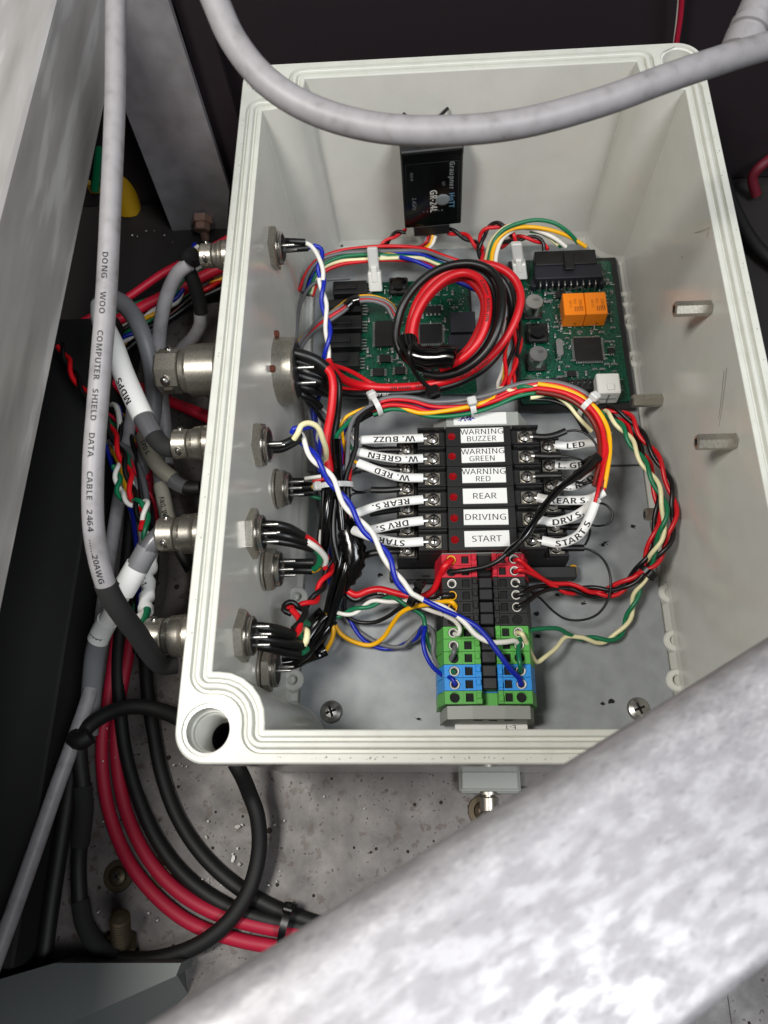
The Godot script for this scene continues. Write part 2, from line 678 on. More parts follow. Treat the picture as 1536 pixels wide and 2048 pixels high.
	# insulation
	for q in [["red", Color(0.78, 0.05, 0.10)], ["black", Color(0.022, 0.022, 0.024)], ["yellow", Color(0.93, 0.68, 0.02)], ["green", Color(0.02, 0.42, 0.27)], ["blue", Color(0.03, 0.13, 0.62)], ["white", Color(0.88, 0.87, 0.84)], ["cream", Color(0.89, 0.86, 0.68)], ["grey", Color(0.40, 0.40, 0.41)], ["brown", Color(0.42, 0.11, 0.06)], ["orange", Color(0.8, 0.28, 0.03)]]:
		M[q[0]] = mat(q[1], 0.4, 0.0, 0.5)
	M.sleeve = mat(Color(0.03, 0.03, 0.032), 0.42)
	M.tape = mat(Color(0.014, 0.014, 0.015), 0.16)
	M.matt_sleeve = mat(Color(0.085, 0.085, 0.085), 0.85)
	M.rubber = mat(Color(0.03, 0.03, 0.032), 0.62)
	M.dark_red = mat(Color(0.62, 0.05, 0.18), 0.6)
	M.maroon = mat(Color(0.35, 0.02, 0.10), 0.6)
	M.red_cable = mat(Color(0.78, 0.08, 0.20), 0.5)
	var cg := mat(Color(1, 1, 1), 0.5)
	cg.albedo_texture = ramp(noise(71, 0.02, 256, 4), [[0.0, Color(0.42, 0.41, 0.41)], [0.25, Color(0.505, 0.495, 0.50)], [0.45, Color(0.535, 0.525, 0.535)], [1.0, Color(0.565, 0.555, 0.565)]])
	M.cable_grey = tri_map(cg, 18.0)
	M.cable_mid = tri_map(mat(Color(0.43, 0.43, 0.44), 0.5), 18.0)
	M.shrink_grey = mat(Color(0.33, 0.33, 0.34), 0.3)
	M.label_white = mat(Color(0.86, 0.86, 0.85), 0.4)
	M.ink = mat(Color(0.03, 0.03, 0.03), 0.6)
	M.ink_blue = mat(Color(0.12, 0.16, 0.55), 0.6)
	M.print_grey = mat(Color(0.45, 0.47, 0.48), 0.6)
	M.print_pale = mat(Color(0.75, 0.75, 0.72), 0.4)
	M.tie_white = mat(Color(0.80, 0.80, 0.79), 0.35)
	M.tie_white.backlight_enabled = true
	M.tie_white.backlight = Color(0.25, 0.25, 0.25)
	# modules
	M.relay_body = tri_map(mat(Color(0.035, 0.035, 0.037), 0.5), 30.0)
	M.dark_grey = mat(Color(0.11, 0.11, 0.115), 0.5)
	M.led_red = mat(Color(0.52, 0.03, 0.06), 0.1)
	M.t_red = mat(Color(0.72, 0.10, 0.18), 0.42)
	M.t_black = mat(Color(0.045, 0.045, 0.047), 0.45)
	M.t_green = mat(Color(0.32, 0.64, 0.26), 0.42)
	M.t_blue = mat(Color(0.12, 0.55, 0.86), 0.42)
	M.t_grey = mat(Color(0.56, 0.57, 0.55), 0.5)
	M.well = mat(Color(0.012, 0.012, 0.012), 0.8)
	M.jumper = mat(Color(0.09, 0.09, 0.10), 0.45)
	var pcb := mat(Color(1, 1, 1), 0.3)
	pcb.albedo_texture = ramp(noise(81, 0.09, 256, 2), [[0.0, Color(0.005, 0.15, 0.11)], [0.5, Color(0.01, 0.23, 0.165)], [0.56, Color(0.02, 0.31, 0.22)], [1.0, Color(0.02, 0.33, 0.235)]])
	M.pcb = tri_map(pcb, 22.0)
	M.navy = mat(Color(0.075, 0.08, 0.115), 0.55)
	M.orange_relay = mat(Color(0.93, 0.50, 0.02), 0.35)
	M.chip = mat(Color(0.045, 0.045, 0.047), 0.5)
	M.white_plastic = mat(Color(0.85, 0.85, 0.83), 0.4)
	M.milky = mat(Color(0.76, 0.76, 0.75), 0.4)
	M.case_black = mat(Color(0.02, 0.021, 0.023), 0.18)
	M.case_grey = mat(Color(0.10, 0.105, 0.11), 0.4)
	M.yellow_tube = mat(Color(0.62, 0.48, 0.05), 0.45)
	M.flake = mat(Color(0.72, 0.71, 0.69), 0.5)

const H := 143.5

func corner_loop(d: float, y: float, shrink := 0.0) -> Array:
	# the gasket line of the rim: straight along the sides, bent round the screw tower in each corner
	var xc := 126.0
	var zc := 195.0
	var q := 18.0 + d
	var near_left := [Vector2(-133.0 + d, zc - q), Vector2(-xc + q, zc - q), Vector2(-xc + q, 202.0 - d)]
	var ra := maxf(6.0 - d, 0.5)
	var rb := clampf(15.0 + d, 1.0, 24.0 - ra)
	var pts := []
	var rad := []
	for s in [Vector2(1, 1), Vector2(-1, 1), Vector2(-1, -1), Vector2(1, -1)]:
		var cs := near_left.map(func(p): return Vector2(p.x * s.x, p.y * s.y))
		if s.x * s.y < 0: cs.reverse()
		pts.append_array(cs)
		rad.append_array([ra, rb, ra])
	var out := []
	for p in fillet(pts, rad):
		out.append(V(p.x, y, p.y))
	return out

func outer_loop(grow: float, y: float) -> Array:
	var x := 140.0 + grow
	var z := 209.0 + grow
	var out := []
	for p in fillet([Vector2(-x, z), Vector2(x, z), Vector2(x, -z), Vector2(-x, -z)], [14.0, 14.0, 14.0, 14.0], 10):
		out.append(V(p.x, y, p.y))
	return out

func build_enclosure() -> void:
	var o := thing("enclosure", "open grey plastic junction box with screw towers in its corners", "electrical box", V(0, -12, 0))
	var inside := MB.new()
	inside.loft([corner_loop(7.0, H - 0.6), corner_loop(8.0, H - 26.0), corner_loop(12.5, 6.0), corner_loop(13.4, 1.0), corner_loop(16.0, -4.5)])
	var fl := PackedVector2Array()
	for p in corner_loop(16.0, 0):
		fl.append(Vector2(p.x, p.z))
	inside.fill(fl, -4.5)
	part(o, "inner_wall", inside, M.shell)
	var outside := MB.new()
	outside.loft([outer_loop(-0.6, H), outer_loop(0, H - 0.8), outer_loop(0, H - 13.0), outer_loop(-0.4, H - 13.6), outer_loop(-2.4, H - 13.8), outer_loop(-6.0, -9.0), outer_loop(-8.0, -11.0)])
	var ob := PackedVector2Array()
	for p in outer_loop(-8.0, 0):
		ob.append(Vector2(p.x, p.z))
	outside.fill(ob, -11.0, -1.0)
	part(o, "outer_wall", outside, M.shell)
	var r := MB.new()
	var prof := [[-3.0, 0.0], [-2.8, -0.5], [-2.4, -2.2], [-1.1, -2.2], [-0.8, -0.2], [-0.4, 0.5], [0.0, 0.7], [1.4, 0.7], [1.8, 0.4], [2.2, -0.4], [2.5, -1.9], [3.8, -1.9], [4.1, -0.4], [4.5, 0.0], [6.3, 0.0], [6.8, -0.2], [7.0, -0.6]]
	var loops := []
	for q in prof:
		loops.append(corner_loop(q[0], H + q[1]))
	r.loft(loops)
	# flat strips along the four sides, and the corners round the screw holes
	var lp := corner_loop(-3.0, H)
	var ol := outer_loop(-0.6, H)
	var cz := 0.0
	var cx := 0.0
	for s in [-1.0, 1.0]:
		var sx_pts := lp.filter(func(p): return p.x * s > 120.0 and absf(p.z) < 177.0)
		sx_pts.sort_custom(func(a, b): return a.z < b.z)
		var sz_pts := lp.filter(func(p): return p.z * s > 190.0 and absf(p.x) < 108.0)
		sz_pts.sort_custom(func(a, b): return a.x < b.x)
		cz = sx_pts[-1].z
		cx = sz_pts[-1].x
		for i in sx_pts.size() - 1:
			var a: Vector3 = sx_pts[i]
			var b: Vector3 = sx_pts[i + 1]
			r.face([a, b, V(s * 139.4, H, b.z), V(s * 139.4, H, a.z)], Vector3.UP)
		for i in sz_pts.size() - 1:
			var a: Vector3 = sz_pts[i]
			var b: Vector3 = sz_pts[i + 1]
			r.face([a, b, V(b.x, H, s * 208.4), V(a.x, H, s * 208.4)], Vector3.UP)
	for sx in [-1.0, 1.0]:
		for sz in [-1.0, 1.0]:
			var c := V(sx * 126.0, H, sz * 195.0)
			var pts := [V(sx * 139.4, H, sz * cz), V(sx * cx, H, sz * 208.4)]
			for p in lp + ol:
				if p.x * sx > cx - 0.001 and p.z * sz > cz - 0.001:
					pts.append(p)
			for k in 4:
				pts.append(V(sx * 139.4, H, sz * (cz + k * 4.0 + 3.0)))
			pts.sort_custom(func(a, b): return atan2(a.z - c.z, a.x - c.x) < atan2(b.z - c.z, b.x - c.x))
			var m := pts.size()
			var hr := 9.6
			for i in m:
				var a: Vector3 = pts[i]
				var b: Vector3 = pts[(i + 1) % m]
				if a.distance_to(b) < 0.001: continue
				var ia := c + (a - c).normalized() * (hr + 1.6)
				var ib := c + (b - c).normalized() * (hr + 1.6)
				r.face([a, b, ib, ia], Vector3.UP)
			var t := MB.new()
			t.lathe(c, Vector3.DOWN, [[0.0, hr + 1.6], [1.4, hr + 1.4], [1.5, hr], [9.0, hr - 0.2], [9.4, hr - 0.9], [12.0, hr - 0.9]], 40)
			var th := []
			for k in 14:
				th.append([12.0 + k * 1.6, hr - 0.9]); th.append([12.8 + k * 1.6, hr - 1.5])
			th.append([35.0, hr - 2.2])
			t.lathe(c, Vector3.DOWN, th, 40)
			part(o, "screw_tower", t, M.shell)
			part(o, "screw_hole", MB.new().lathe(c, Vector3.DOWN, [[35.0, hr - 2.25], [110.0, 6.4], [110.1, 0.0]], 24), M.hole_dark)
	part(o, "rim", r, M.rim)
	# scratches and specks of dirt that the box has collected
	for q in [[V(124.6,131.5,14.2),V(124.6,122.1,24.8),V(124.6,109.8,36.4)], [V(124.6,128.1,13.5),V(124.6,118,25.4),V(124.6,110.8,32.7)], [V(124.8,122.3,-81.5),V(124.8,131.5,-74.6),V(124.8,143,-66.6)], [V(124.8,137.4,-65.2),V(124.8,140.5,-66.5)], [V(123.5,102,-82.5),V(123.5,104.4,-79)]]:
		part(o, "scratch", MB.new().tube(smooth(q), 0.1, 5), M.scuff)
	rng.seed = 404
	var sp := MB.new()
	for i in 260:
		var p := V(0, 0, 0)
		var nn := Vector3.UP
		var kind := i % 4
		if kind == 0:
			p = V((138.0 - rng.randf() * 1.5) * signf(rng.randf() - 0.5), H + 0.05, rng.randf_range(-165, 165))
		elif kind == 1:
			p = V(rng.randf_range(-95, 95), H + 0.05, 207.2 - rng.randf() * 1.2)
		elif kind == 2:
			p = V(rng.randf_range(114, 120) * signf(rng.randf() - 0.5), -4.4, rng.randf_range(-150, 170))
		else:
			p = V(-rng.randf_range(115, 118), rng.randf_range(-4.4, -3.4), rng.randf_range(-150, 170))
		var fr := rng.randf_range(0.15, 0.5)
		var ring := []
		for k in 5:
			ring.append(p + V(cos(TAU * k / 5.0) * fr * rng.randf_range(0.5, 1.2), 0, sin(TAU * k / 5.0) * fr * rng.randf_range(0.5, 1.2)))
		sp.face(ring, nn)
	part(o, "dirt", sp, M.scuff, "stuff")
	# moulded rings on the floor round the plate
	for p in [V(-113.9,-2,95.7),V(-114,-2,149),V(119.4,-2,96),V(118.5,-2,126.4),V(116.8,-2,150.6),V(115.8,-2,-128.9),V(117.6,-2,-109.2),V(117.9,-2,-77.3)]:
		var ring := MB.new().lathe(V(p.x + signf(p.x) * 2.0, -5.0, p.z), Vector3.UP, [[0, 8.0], [6.0, 6.8], [6.8, 6.0], [6.8, 3.6], [6.2, 3.1], [0.8, 2.8], [0.8, 0.0]], 28)
		part(o, "floor_ring", ring, M.shell)
	# lug under the near wall with its bolt
	var lug := MB.new().box(V(3.5, -6.0, 207.0), V(36, 8, 16), 1.5)
	lug.box(V(3.5, -1.6, 208.0), V(33, 1.6, 10), 0.6)
	part(o, "mounting_lug", lug, M.t_grey)
	var bolt := MB.new().lathe(V(2.5, -7.0, 213.5), V(0, -0.12, 1), [[0, 6.6], [1.6, 6.6], [1.7, 3.2], [3.0, 3.2], [3.1, 4.9], [3.6, 5.3], [10.5, 5.3], [11.2, 4.7], [11.2, 2.6], [8, 2.4], [8, 0]], 40)
	part(o, "bolt", bolt, M.nickel)

func screw_on(o: Node3D, called: String, p: Vector3, r: float, h: float, m: Material, turn := 0.4, axis := Vector3.UP) -> void:
	var mb := MB.new().lathe(p, axis, [[-1.0, r], [0.1 * h, r], [0.55 * h, r * 0.86], [0.9 * h, r * 0.5], [h, r * 0.22], [h, 0.0]], 20)
	var s := part(o, called, mb, m)
	var sl := MB.new()
	for k in 2:
		sl.box(p + axis * (h * 0.84), V(r * 0.95, h * 0.36, r * 0.2), 0.0, Basis(axis, turn + k * PI / 2))
	part(s, "cross_slot", sl, M.well)

func build_plate() -> void:
	var o := thing("mounting_plate", "galvanised steel mounting plate screwed to the floor of the box, split by a seam", "metal plate", V(2, -4, 0))
	var near := fillet([Vector2(-111, 7.2), Vector2(115, 7.2), Vector2(115, 164), Vector2(96, 186), Vector2(-94, 186), Vector2(-111, 164)], [0.5, 0.5, 3.0, 8.0, 8.0, 3.0], 5)
	part(o, "front_sheet", MB.new().prism(near, V(0, 0, 0), Vector3(1, 0, 0), Vector3(0, 0, 1), 1.6), M.galv)
	var far := fillet([Vector2(-113, -182), Vector2(117, -182), Vector2(117, 6.0), Vector2(-113, 6.0)], [6.0, 6.0, 0.5, 0.5], 5)
	part(o, "rear_sheet", MB.new().prism(far, V(0, 1.0, 0), Vector3(1, 0, 0), Vector3(0, 0, 1), 2.6), M.galv)
	for p in [V(-91.1,0,168.6),V(93.7,0,167.4)]:
		screw_on(o, "plate_screw", p, 7.0, 3.2, M.steel, 0.35)
	for p in [V(-94.4,0,-192.3),V(96.8,0,-193)]:
		screw_on(o, "plate_screw", p + V(0, 1, 0), 4.2, 3.4, M.steel, 0.9)
	# small spots of dirt on the plate
	var d := MB.new()
	rng.seed = 5
	for p in [V(66.6,0,102.1),V(37.6,0,108.6),V(73.1,0,164.4),V(78,0,163),V(-37.9,0,172.9),V(82.9,0,63.1),V(103.6,0,50.3),V(51.4,0,96.3),V(84.7,0,61.4),V(67.8,0,34.6),V(37,0,123),V(-61.9,0,81.4)]:
		for k in 4:
			var q: Vector3 = p + V(rng.randf_range(-2, 2), 0.1, rng.randf_range(-1.5, 1.5)) * (1.0 if k else 0.0)
			var big := rng.randf_range(1.2, 2.4) if k == 0 else rng.randf_range(0.3, 0.8)
			var ring := []
			for i in 8:
				var g := TAU * i / 8.0
				ring.append(q + V(cos(g) * big * rng.randf_range(0.4, 1.2), 0.12, sin(g) * big * rng.randf_range(0.3, 0.8)))
			d.face(ring, Vector3.UP)
	part(o, "dirt", d, M.well, "stuff")
	# standoffs on the right wall, each fixed to the box
	var lab := ["hexagonal standoff high on the right wall, nearest the far corner", "hexagonal standoff on the right wall beside the white square connector, lowest down the wall", "hexagonal standoff high on the right wall, nearest to the front pole", "hexagonal standoff low on the right wall behind the twisted red and black wires"]
	var at := [V(124, 124.5, -28), V(121, 37, -22), V(124, 124.5, 53), V(121, 32, 55)]
	for k in 4:
		var s := thing("hex_standoff", lab[k], "standoff", at[k], "standoffs on the right wall")
		var b := MB.new().lathe(at[k], Vector3.LEFT, [[-1, 4.2], [17.5, 4.2], [18.2, 3.6], [18.2, 2.2]], 6, true, 0.3)
		part(s, "hex_body", b, M.nickel)
		part(s, "threaded_hole", MB.new().lathe(at[k], Vector3.LEFT, [[18.21, 2.25], [15.0, 2.1], [15.0, 0.0]], 16), M.dark_grey)

func build_setting() -> void:
	var g := MB.new()
	g.face([V(-3000, -16, -3000), V(-3000, -16, 3000), V(3000, -16, 3000), V(3000, -16, -3000)], Vector3.UP)
	solo("ground", g, M.deck_dark, "dark deck under and around the box", "floor", "", "structure")
	# painted sheet the box stands on
	var f := MB.new().box(V(-35, -13.5, 160), V(430, 3, 620), 1.0)
	solo("floor", f, M.floor, "speckled pinkish grey painted sheet metal floor under the box", "floor", "", "structure")
	var w := MB.new().box(V(120, 240, -262), V(900, 510, 12), 1.0)
	solo("wall", w, M.wall, "dark purple-grey metal panel behind the box", "wall", "", "structure")
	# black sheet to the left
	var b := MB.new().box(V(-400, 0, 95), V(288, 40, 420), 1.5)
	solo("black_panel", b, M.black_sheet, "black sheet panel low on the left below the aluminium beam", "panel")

func build_frame_parts() -> void:
	# foreground square tube with rounded edges
	var u := V(0.857, -0.164, -0.488).normalized()
	var ea := V(-54.8, 282.5, 253.0)
	var eb := V(-27.1, 282.5, 301.8)
	var c := (eb - ea) - u * (eb - ea).dot(u)
	var w := c.length() + 4.6
	c = c.normalized()
	var up := u.cross(c).normalized()
	if up.y < 0.0: up = -up
	ea -= c * 0.8
	var sec := fillet([Vector2(0, 0), Vector2(w, 0), Vector2(w, -36), Vector2(0, -36)], [9.0, 4.0, 4.0, 9.0], 8)
	var mb := MB.new()
	var m := sec.size()
	var around := 0.0
	for k in m + 1:
		var p: Vector2 = sec[k % m]
		var t: Vector2 = (sec[(k + 1) % m] - p).normalized() + (p - sec[(k + m - 1) % m]).normalized()
		var n2 := Vector2(t.y, -t.x).normalized()
		if n2.dot(p - Vector2(w * 0.5, -18)) < 0.0: n2 = -n2
		if k > 0: around += p.distance_to(sec[k - 1])
		for q in 2:
			mb.vert(ea + c * p.x + up * p.y + u * (-340.0 + 820.0 * q), c * n2.x + up * n2.y, Vector2(around, 820.0 * q))
	for k in m:
		mb.tri(k * 2, k * 2 + 1, k * 2 + 3)
		mb.tri(k * 2, k * 2 + 3, k * 2 + 2)
	var o := thing("pole", "thick bare aluminium square tube crossing the near right corner, out of focus", "pole", ea - u * 340.0)
	part(o, "tube", mb, M.pole)
	# aluminium beam on the upper left
	var bo := thing("aluminium_beam", "thick aluminium beam running along the upper left edge", "beam", V(-260, 158, -60))
	var b := MB.new().box(V(-265, 195, 0), V(100, 64, 700), 1.6, Basis(Vector3(1, 0, 0), -0.012))
	part(bo, "profile", b, M.beam)
	# sloping flat bar with its bolt, behind the left of the box
	var bar := thing("flat_bar", "sloping grey flat steel bar bolted down behind the left of the box", "bar", V(-200, -12, -228))
	var poly := []
	for q in [V(-213.2,194.1,-228),V(-235.1,99.6,-228),V(-239.3,-17.5,-228),V(-236.5,-24.8,-228),V(-199.1,-36.6,-228),V(-180.8,24.3,-228),V(-180.2,192.2,-228)]:
		poly.append(Vector2(q.x, q.y))
	part(bar, "strip", MB.new().prism(PackedVector2Array(poly), V(0, 0, -232), Vector3(1, 0, 0), Vector3(0, 1, 0), 5.0), M.strip)
	var bp: Vector3 = V(-210.3,-4.5,-222)
	var hb := MB.new().lathe(bp, V(0, -0.35, 1), [[-6, 8.5], [0, 8.5], [0.2, 6.6], [5.5, 6.6], [6.2, 5.6], [6.2, 0]], 6, true)
	part(bar, "bolt_head", hb, M.copper)
	var hs := MB.new().lathe(bp, V(0, -1, 0.35), [[0, 3.6], [24, 3.6]], 16)
	part(bar, "bolt_shank", hs, M.copper)
	# dark upright panel right of the bar
	var q2 := []
	for q in [V(-180.7,179.9,-238),V(-185,12.3,-238),V(-191.9,-36,-238),V(-161.9,75,-238),V(-162.3,178.8,-238)]:
		q2.append(Vector2(q.x, q.y))
	solo("dark_post", MB.new().prism(PackedVector2Array(q2), V(0, 0, -244), Vector3(1, 0, 0), Vector3(0, 1, 0), 5.0), M.wall, "narrow dark post between the sloping bar and the back panel", "post")
	# low bar in the near left corner
	var lo := thing("corner_bar", "grey-green metal bar with a flat top in the bottom left corner", "bar", V(-200, -12, 320))
	var pts := []
	for q in [V(-307.6,14,318.7),V(-264.7,14,310.6),V(-235.6,14,302.6),V(-166.3,14,301.6),V(-168.4,14,307.7),V(-243,14,338.4),V(-298,14,358.6)]:
		pts.append(Vector2(q.x, q.z))
	part(lo, "flat_top", MB.new().prism(PackedVector2Array(pts), V(0, 14, 0), Vector3(1, 0, 0), Vector3(0, 0, 1), 26.0), M.bar)
	var e0: Vector3 = V(-168,13.8,307.3)
	var e1: Vector3 = V(-243.1,13.8,338)
	var e2: Vector3 = V(-168.4,-12,320.5)
	var e3: Vector3 = V(-200.5,-12,349.7)
	var fr := MB.new()
	fr.face_auto([e0, e1, e3, e2], (e0 + e3) * 0.5 + V(-20, -20, -20))
	fr.face_auto([e0, e2, V(-172.3,-12,305.5), V(-166.4,13.8,301.7)], V(-250, 0, 320))
	part(lo, "sloped_flange", fr, M.bar)
	# yellow tube and green piece far left
	var yt := thing("yellow_tube", "yellow plastic tube end in the gap between beam and sloping bar", "tube", V(-296.8,-10,-257.5))
	var ya: Vector3 = V(-276.6,20,-268.4)
	part(yt, "tube", MB.new().lathe(ya, V(0.1, 1, -0.45), [[-42, 10.5], [0, 10.5], [0.4, 10], [0.4, 8.6], [-30, 8.4]], 28), M.yellow_tube)
	var yb: Vector3 = V(-298.7,6,-259.3)
	part(yt, "clip", MB.new().box(yb, V(18, 16, 8), 3.0, Basis(Vector3(0, 1, 0), 0.4)), M.yellow_tube)
	solo("green_hose", T([V(-265.2,80,-290.3),V(-274.3,60,-273),V(-280.8,45,-258.8),V(-298,10,-248.8)], 3.4, 14), M.green, "short green hose end behind the yellow tube", "hose")
	# grey gland hanging in the top right corner
	var gl := thing("cable_gland", "pale grey cable gland at the top right corner where the thick cable ends", "gland", V(112.1,242.7,-83.9))
	var g0: Vector3 = V(119.9,249.5,-101.8)
	var g1_: Vector3 = V(107.2,238.9,-73.9)
	var ax := g1_ - g0
	part(gl, "body", MB.new().lathe(g0, ax, [[-20, 6.2], [6, 6.2], [8, 7.6], [15, 7.8], [16, 7.0], [18, 7.0], [18.5, 8.4], [21, 8.4], [21.5, 7.2], [23, 7.2], [23.5, 8.6], [31, 8.6], [31.5, 7.0], [31.5, 0]], 28), M.cable_grey)

func build_top_cables() -> void:
	var c := smooth([V(-117.4,288.9,-86.8),V(-108.5,281.6,-64.9),V(-101.8,275.3,-50.5),V(-89.4,269.4,-35.2),V(-72.1,264.8,-24.2),V(-48,261.4,-16.8),V(-22.1,259.9,-14.7),V(6.9,258.3,-18),V(40.5,257.2,-28.7),V(67.2,256.2,-40.9),V(88.9,253.8,-51.8),V(114.3,248.3,-66.3),V(146.3,240.1,-82.9)], 4.0)
	var o := thing("thick_cable", "thick pale grey cable sagging across the far end of the open box", "cable", c[0], "")
	part(o, "jacket", MB.new().tube(c, 5.5, 26), M.cable_grey)
	# data cable along the beam
	var d := smooth([V(-166.2,257.7,-135.2),V(-166.7,251.4,-114.2),V(-167.2,235.7,-70.3),V(-168.7,221,-26.2),V(-170.5,206.7,17.2),V(-173.1,193.6,60.4),V(-174.8,184.8,87.7),V(-175.7,174,111.6),V(-175.7,163.5,124.2),V(-174.5,152.6,134.8),V(-172.5,141,141.5),V(-170.7,121.1,147.7),V(-170.2,99.1,153.9),V(-168.5,87.2,156.1),V(-163.1,83.1,154.9)], 3.0)
	var dc := thing("data_cable", "pale grey printed data cable hanging along the beam to the lowest left connector", "cable", d[0], "")
	var l := length_of(d)
	var at := 0.0
	for i in range(1, d.size()):
		at += d[i].distance_to(d[i - 1])
		if d[i].z > (V(-175.2,153.3,133.1)).z: break
	var jk := sub_path(d, 0, at)
	part(dc, "jacket", MB.new().tube(jk, 4.6, 22), M.cable_grey)
	part(dc, "black_sleeve", MB.new().tube(sub_path(d, at - 1.0, l), 5.1, 18), M.matt_sleeve)
	var pr := MB.new()
	var words := ["DONG", "WOO", "COMPUTER", "SHIELD", "DATA", "CABLE", "2464", "......", "20AWG"]
	var ys := [536, 612, 713, 818, 897, 970, 1040, 1082, 1131]
	for k in words.size():
		var s := 0.0
		var best := 1e9
		var run := 0.0
		var cam := get_node("camera") as Camera3D
		var inv := cam.transform.affine_inverse()
		for i in range(1, jk.size()):
			run += jk[i].distance_to(jk[i - 1])
			var e := inv * (jk[i] * 0.001)
			var py := 1024.0 - 1540.0 * e.y / -e.z
			if absf(py - ys[k]) < best:
				best = absf(py - ys[k]); s = run
		print_tube(pr, words[k], 2.4, jk, 4.6, s, false, V(0.12, 1.0, 0.35), 1.25)
	part(dc, "lettering", pr, M.ink)

# ---- DIN rail, relays, terminal blocks -------------------------------------
func build_rail() -> void:
	var poly := PackedVector2Array([Vector2(-17.5, 7.5), Vector2(-17.5, 6.3), Vector2(-12.5, 6.3), Vector2(-12.5, 0.2), Vector2(12.5, 0.2), Vector2(12.5, 6.3), Vector2(17.5, 6.3), Vector2(17.5, 7.5), Vector2(11.3, 7.5), Vector2(11.3, 1.4), Vector2(-11.3, 1.4), Vector2(-11.3, 7.5)])
	solo("din_rail", MB.new().prism(poly, V(3, 4, -20), Vector3(1, 0, 0), Vector3(0, 1, 0), 206.0), M.steel, "steel hat rail under the relays and the coloured terminal blocks", "rail")
	var e := thing("end_bracket", "light grey end bracket behind the relays with a blue scribble on its label", "rail bracket", V(5, 8, -10))
	var p := PackedVector2Array([Vector2(-34, 8), Vector2(-30, 26), Vector2(-22, 40), Vector2(24, 40), Vector2(31, 26), Vector2(36, 8)])
	part(e, "body", MB.new().prism(p, V(5, 0, -14.6), Vector3(1, 0, 0), Vector3(0, 1, 0), 9.6), M.t_grey)
	part(e, "label", MB.new().box(V(4.5, 40.4, -10), V(34, 1.0, 8.6), 0.2), M.label_white)
	var sc := MB.new()
	sc.tube(smooth([V(-8, 41.0, -8), V(-6, 41.0, -11.5), V(-5, 41.0, -8.2), V(-3.4, 41.0, -11.8), V(-3, 41.0, -8.6), V(-1.4, 41.0, -11), V(-1.8, 41.0, -8.4), V(0.6, 41.0, -11.4)], 0.8), 0.28, 5)
	sc.tube(smooth([V(-9.5, 41.0, -8.6), V(-4, 41.0, -10.6), V(1.5, 41.0, -9.6)], 0.8), 0.24, 5)
	part(e, "scribble", sc, M.ink_blue)
	var e2 := thing("end_bracket", "light grey end bracket closing the near end of the terminal row", "rail bracket", V(2, 8, 174))
	var p2 := PackedVector2Array([Vector2(-27, 8), Vector2(-25, 28), Vector2(-23, 37.5), Vector2(-9, 39), Vector2(9, 39), Vector2(23, 37.5), Vector2(26, 28), Vector2(28, 8)])
	part(e2, "body", MB.new().prism(p2, V(2, 0, 170.6), Vector3(1, 0, 0), Vector3(0, 1, 0), 7.2), M.t_grey)
	for k in 3:
		part(e2, "slot", MB.new().box(V(-4.0 + k * 8.5, 34.0 - (k % 2) * 2.0, 177.9), V(5.0, 1.2, 0.5)), M.well)
	var m := thing("rail_marker", "white marker block lettered E-1 upside down at the near end of the rail", "marker", V(4.5, 8, 181))
	part(m, "block", MB.new().box(V(4.5, 12.0, 180.4), V(42, 10, 5.0), 0.5), M.white_plastic)
	var pr := MB.new()
	print_flat(pr, "E-1", 2.7, V(15.5, 17.15, 179.9), V(-1, 0, 0), V(0, 0, 1), 1.3)
	part(m, "lettering", pr, M.ink)

func terminal_screw(o: Node3D, x: float, y: float, z: float, side: float) -> void:
	var pl := MB.new().box(V(x, y, z), V(9.0, 1.2, 8.4), 0.3)
	pl.box(V(x + side * 4.6, y - 2.0, z), V(1.0, 5.0, 8.0), 0.2)
	part(o, "clamp_plate", pl, M.nickel)
	screw_on(o, "terminal_screw", V(x, y + 0.7, z), 3.9, 2.6, M.steel, rng.randf() * 1.5)

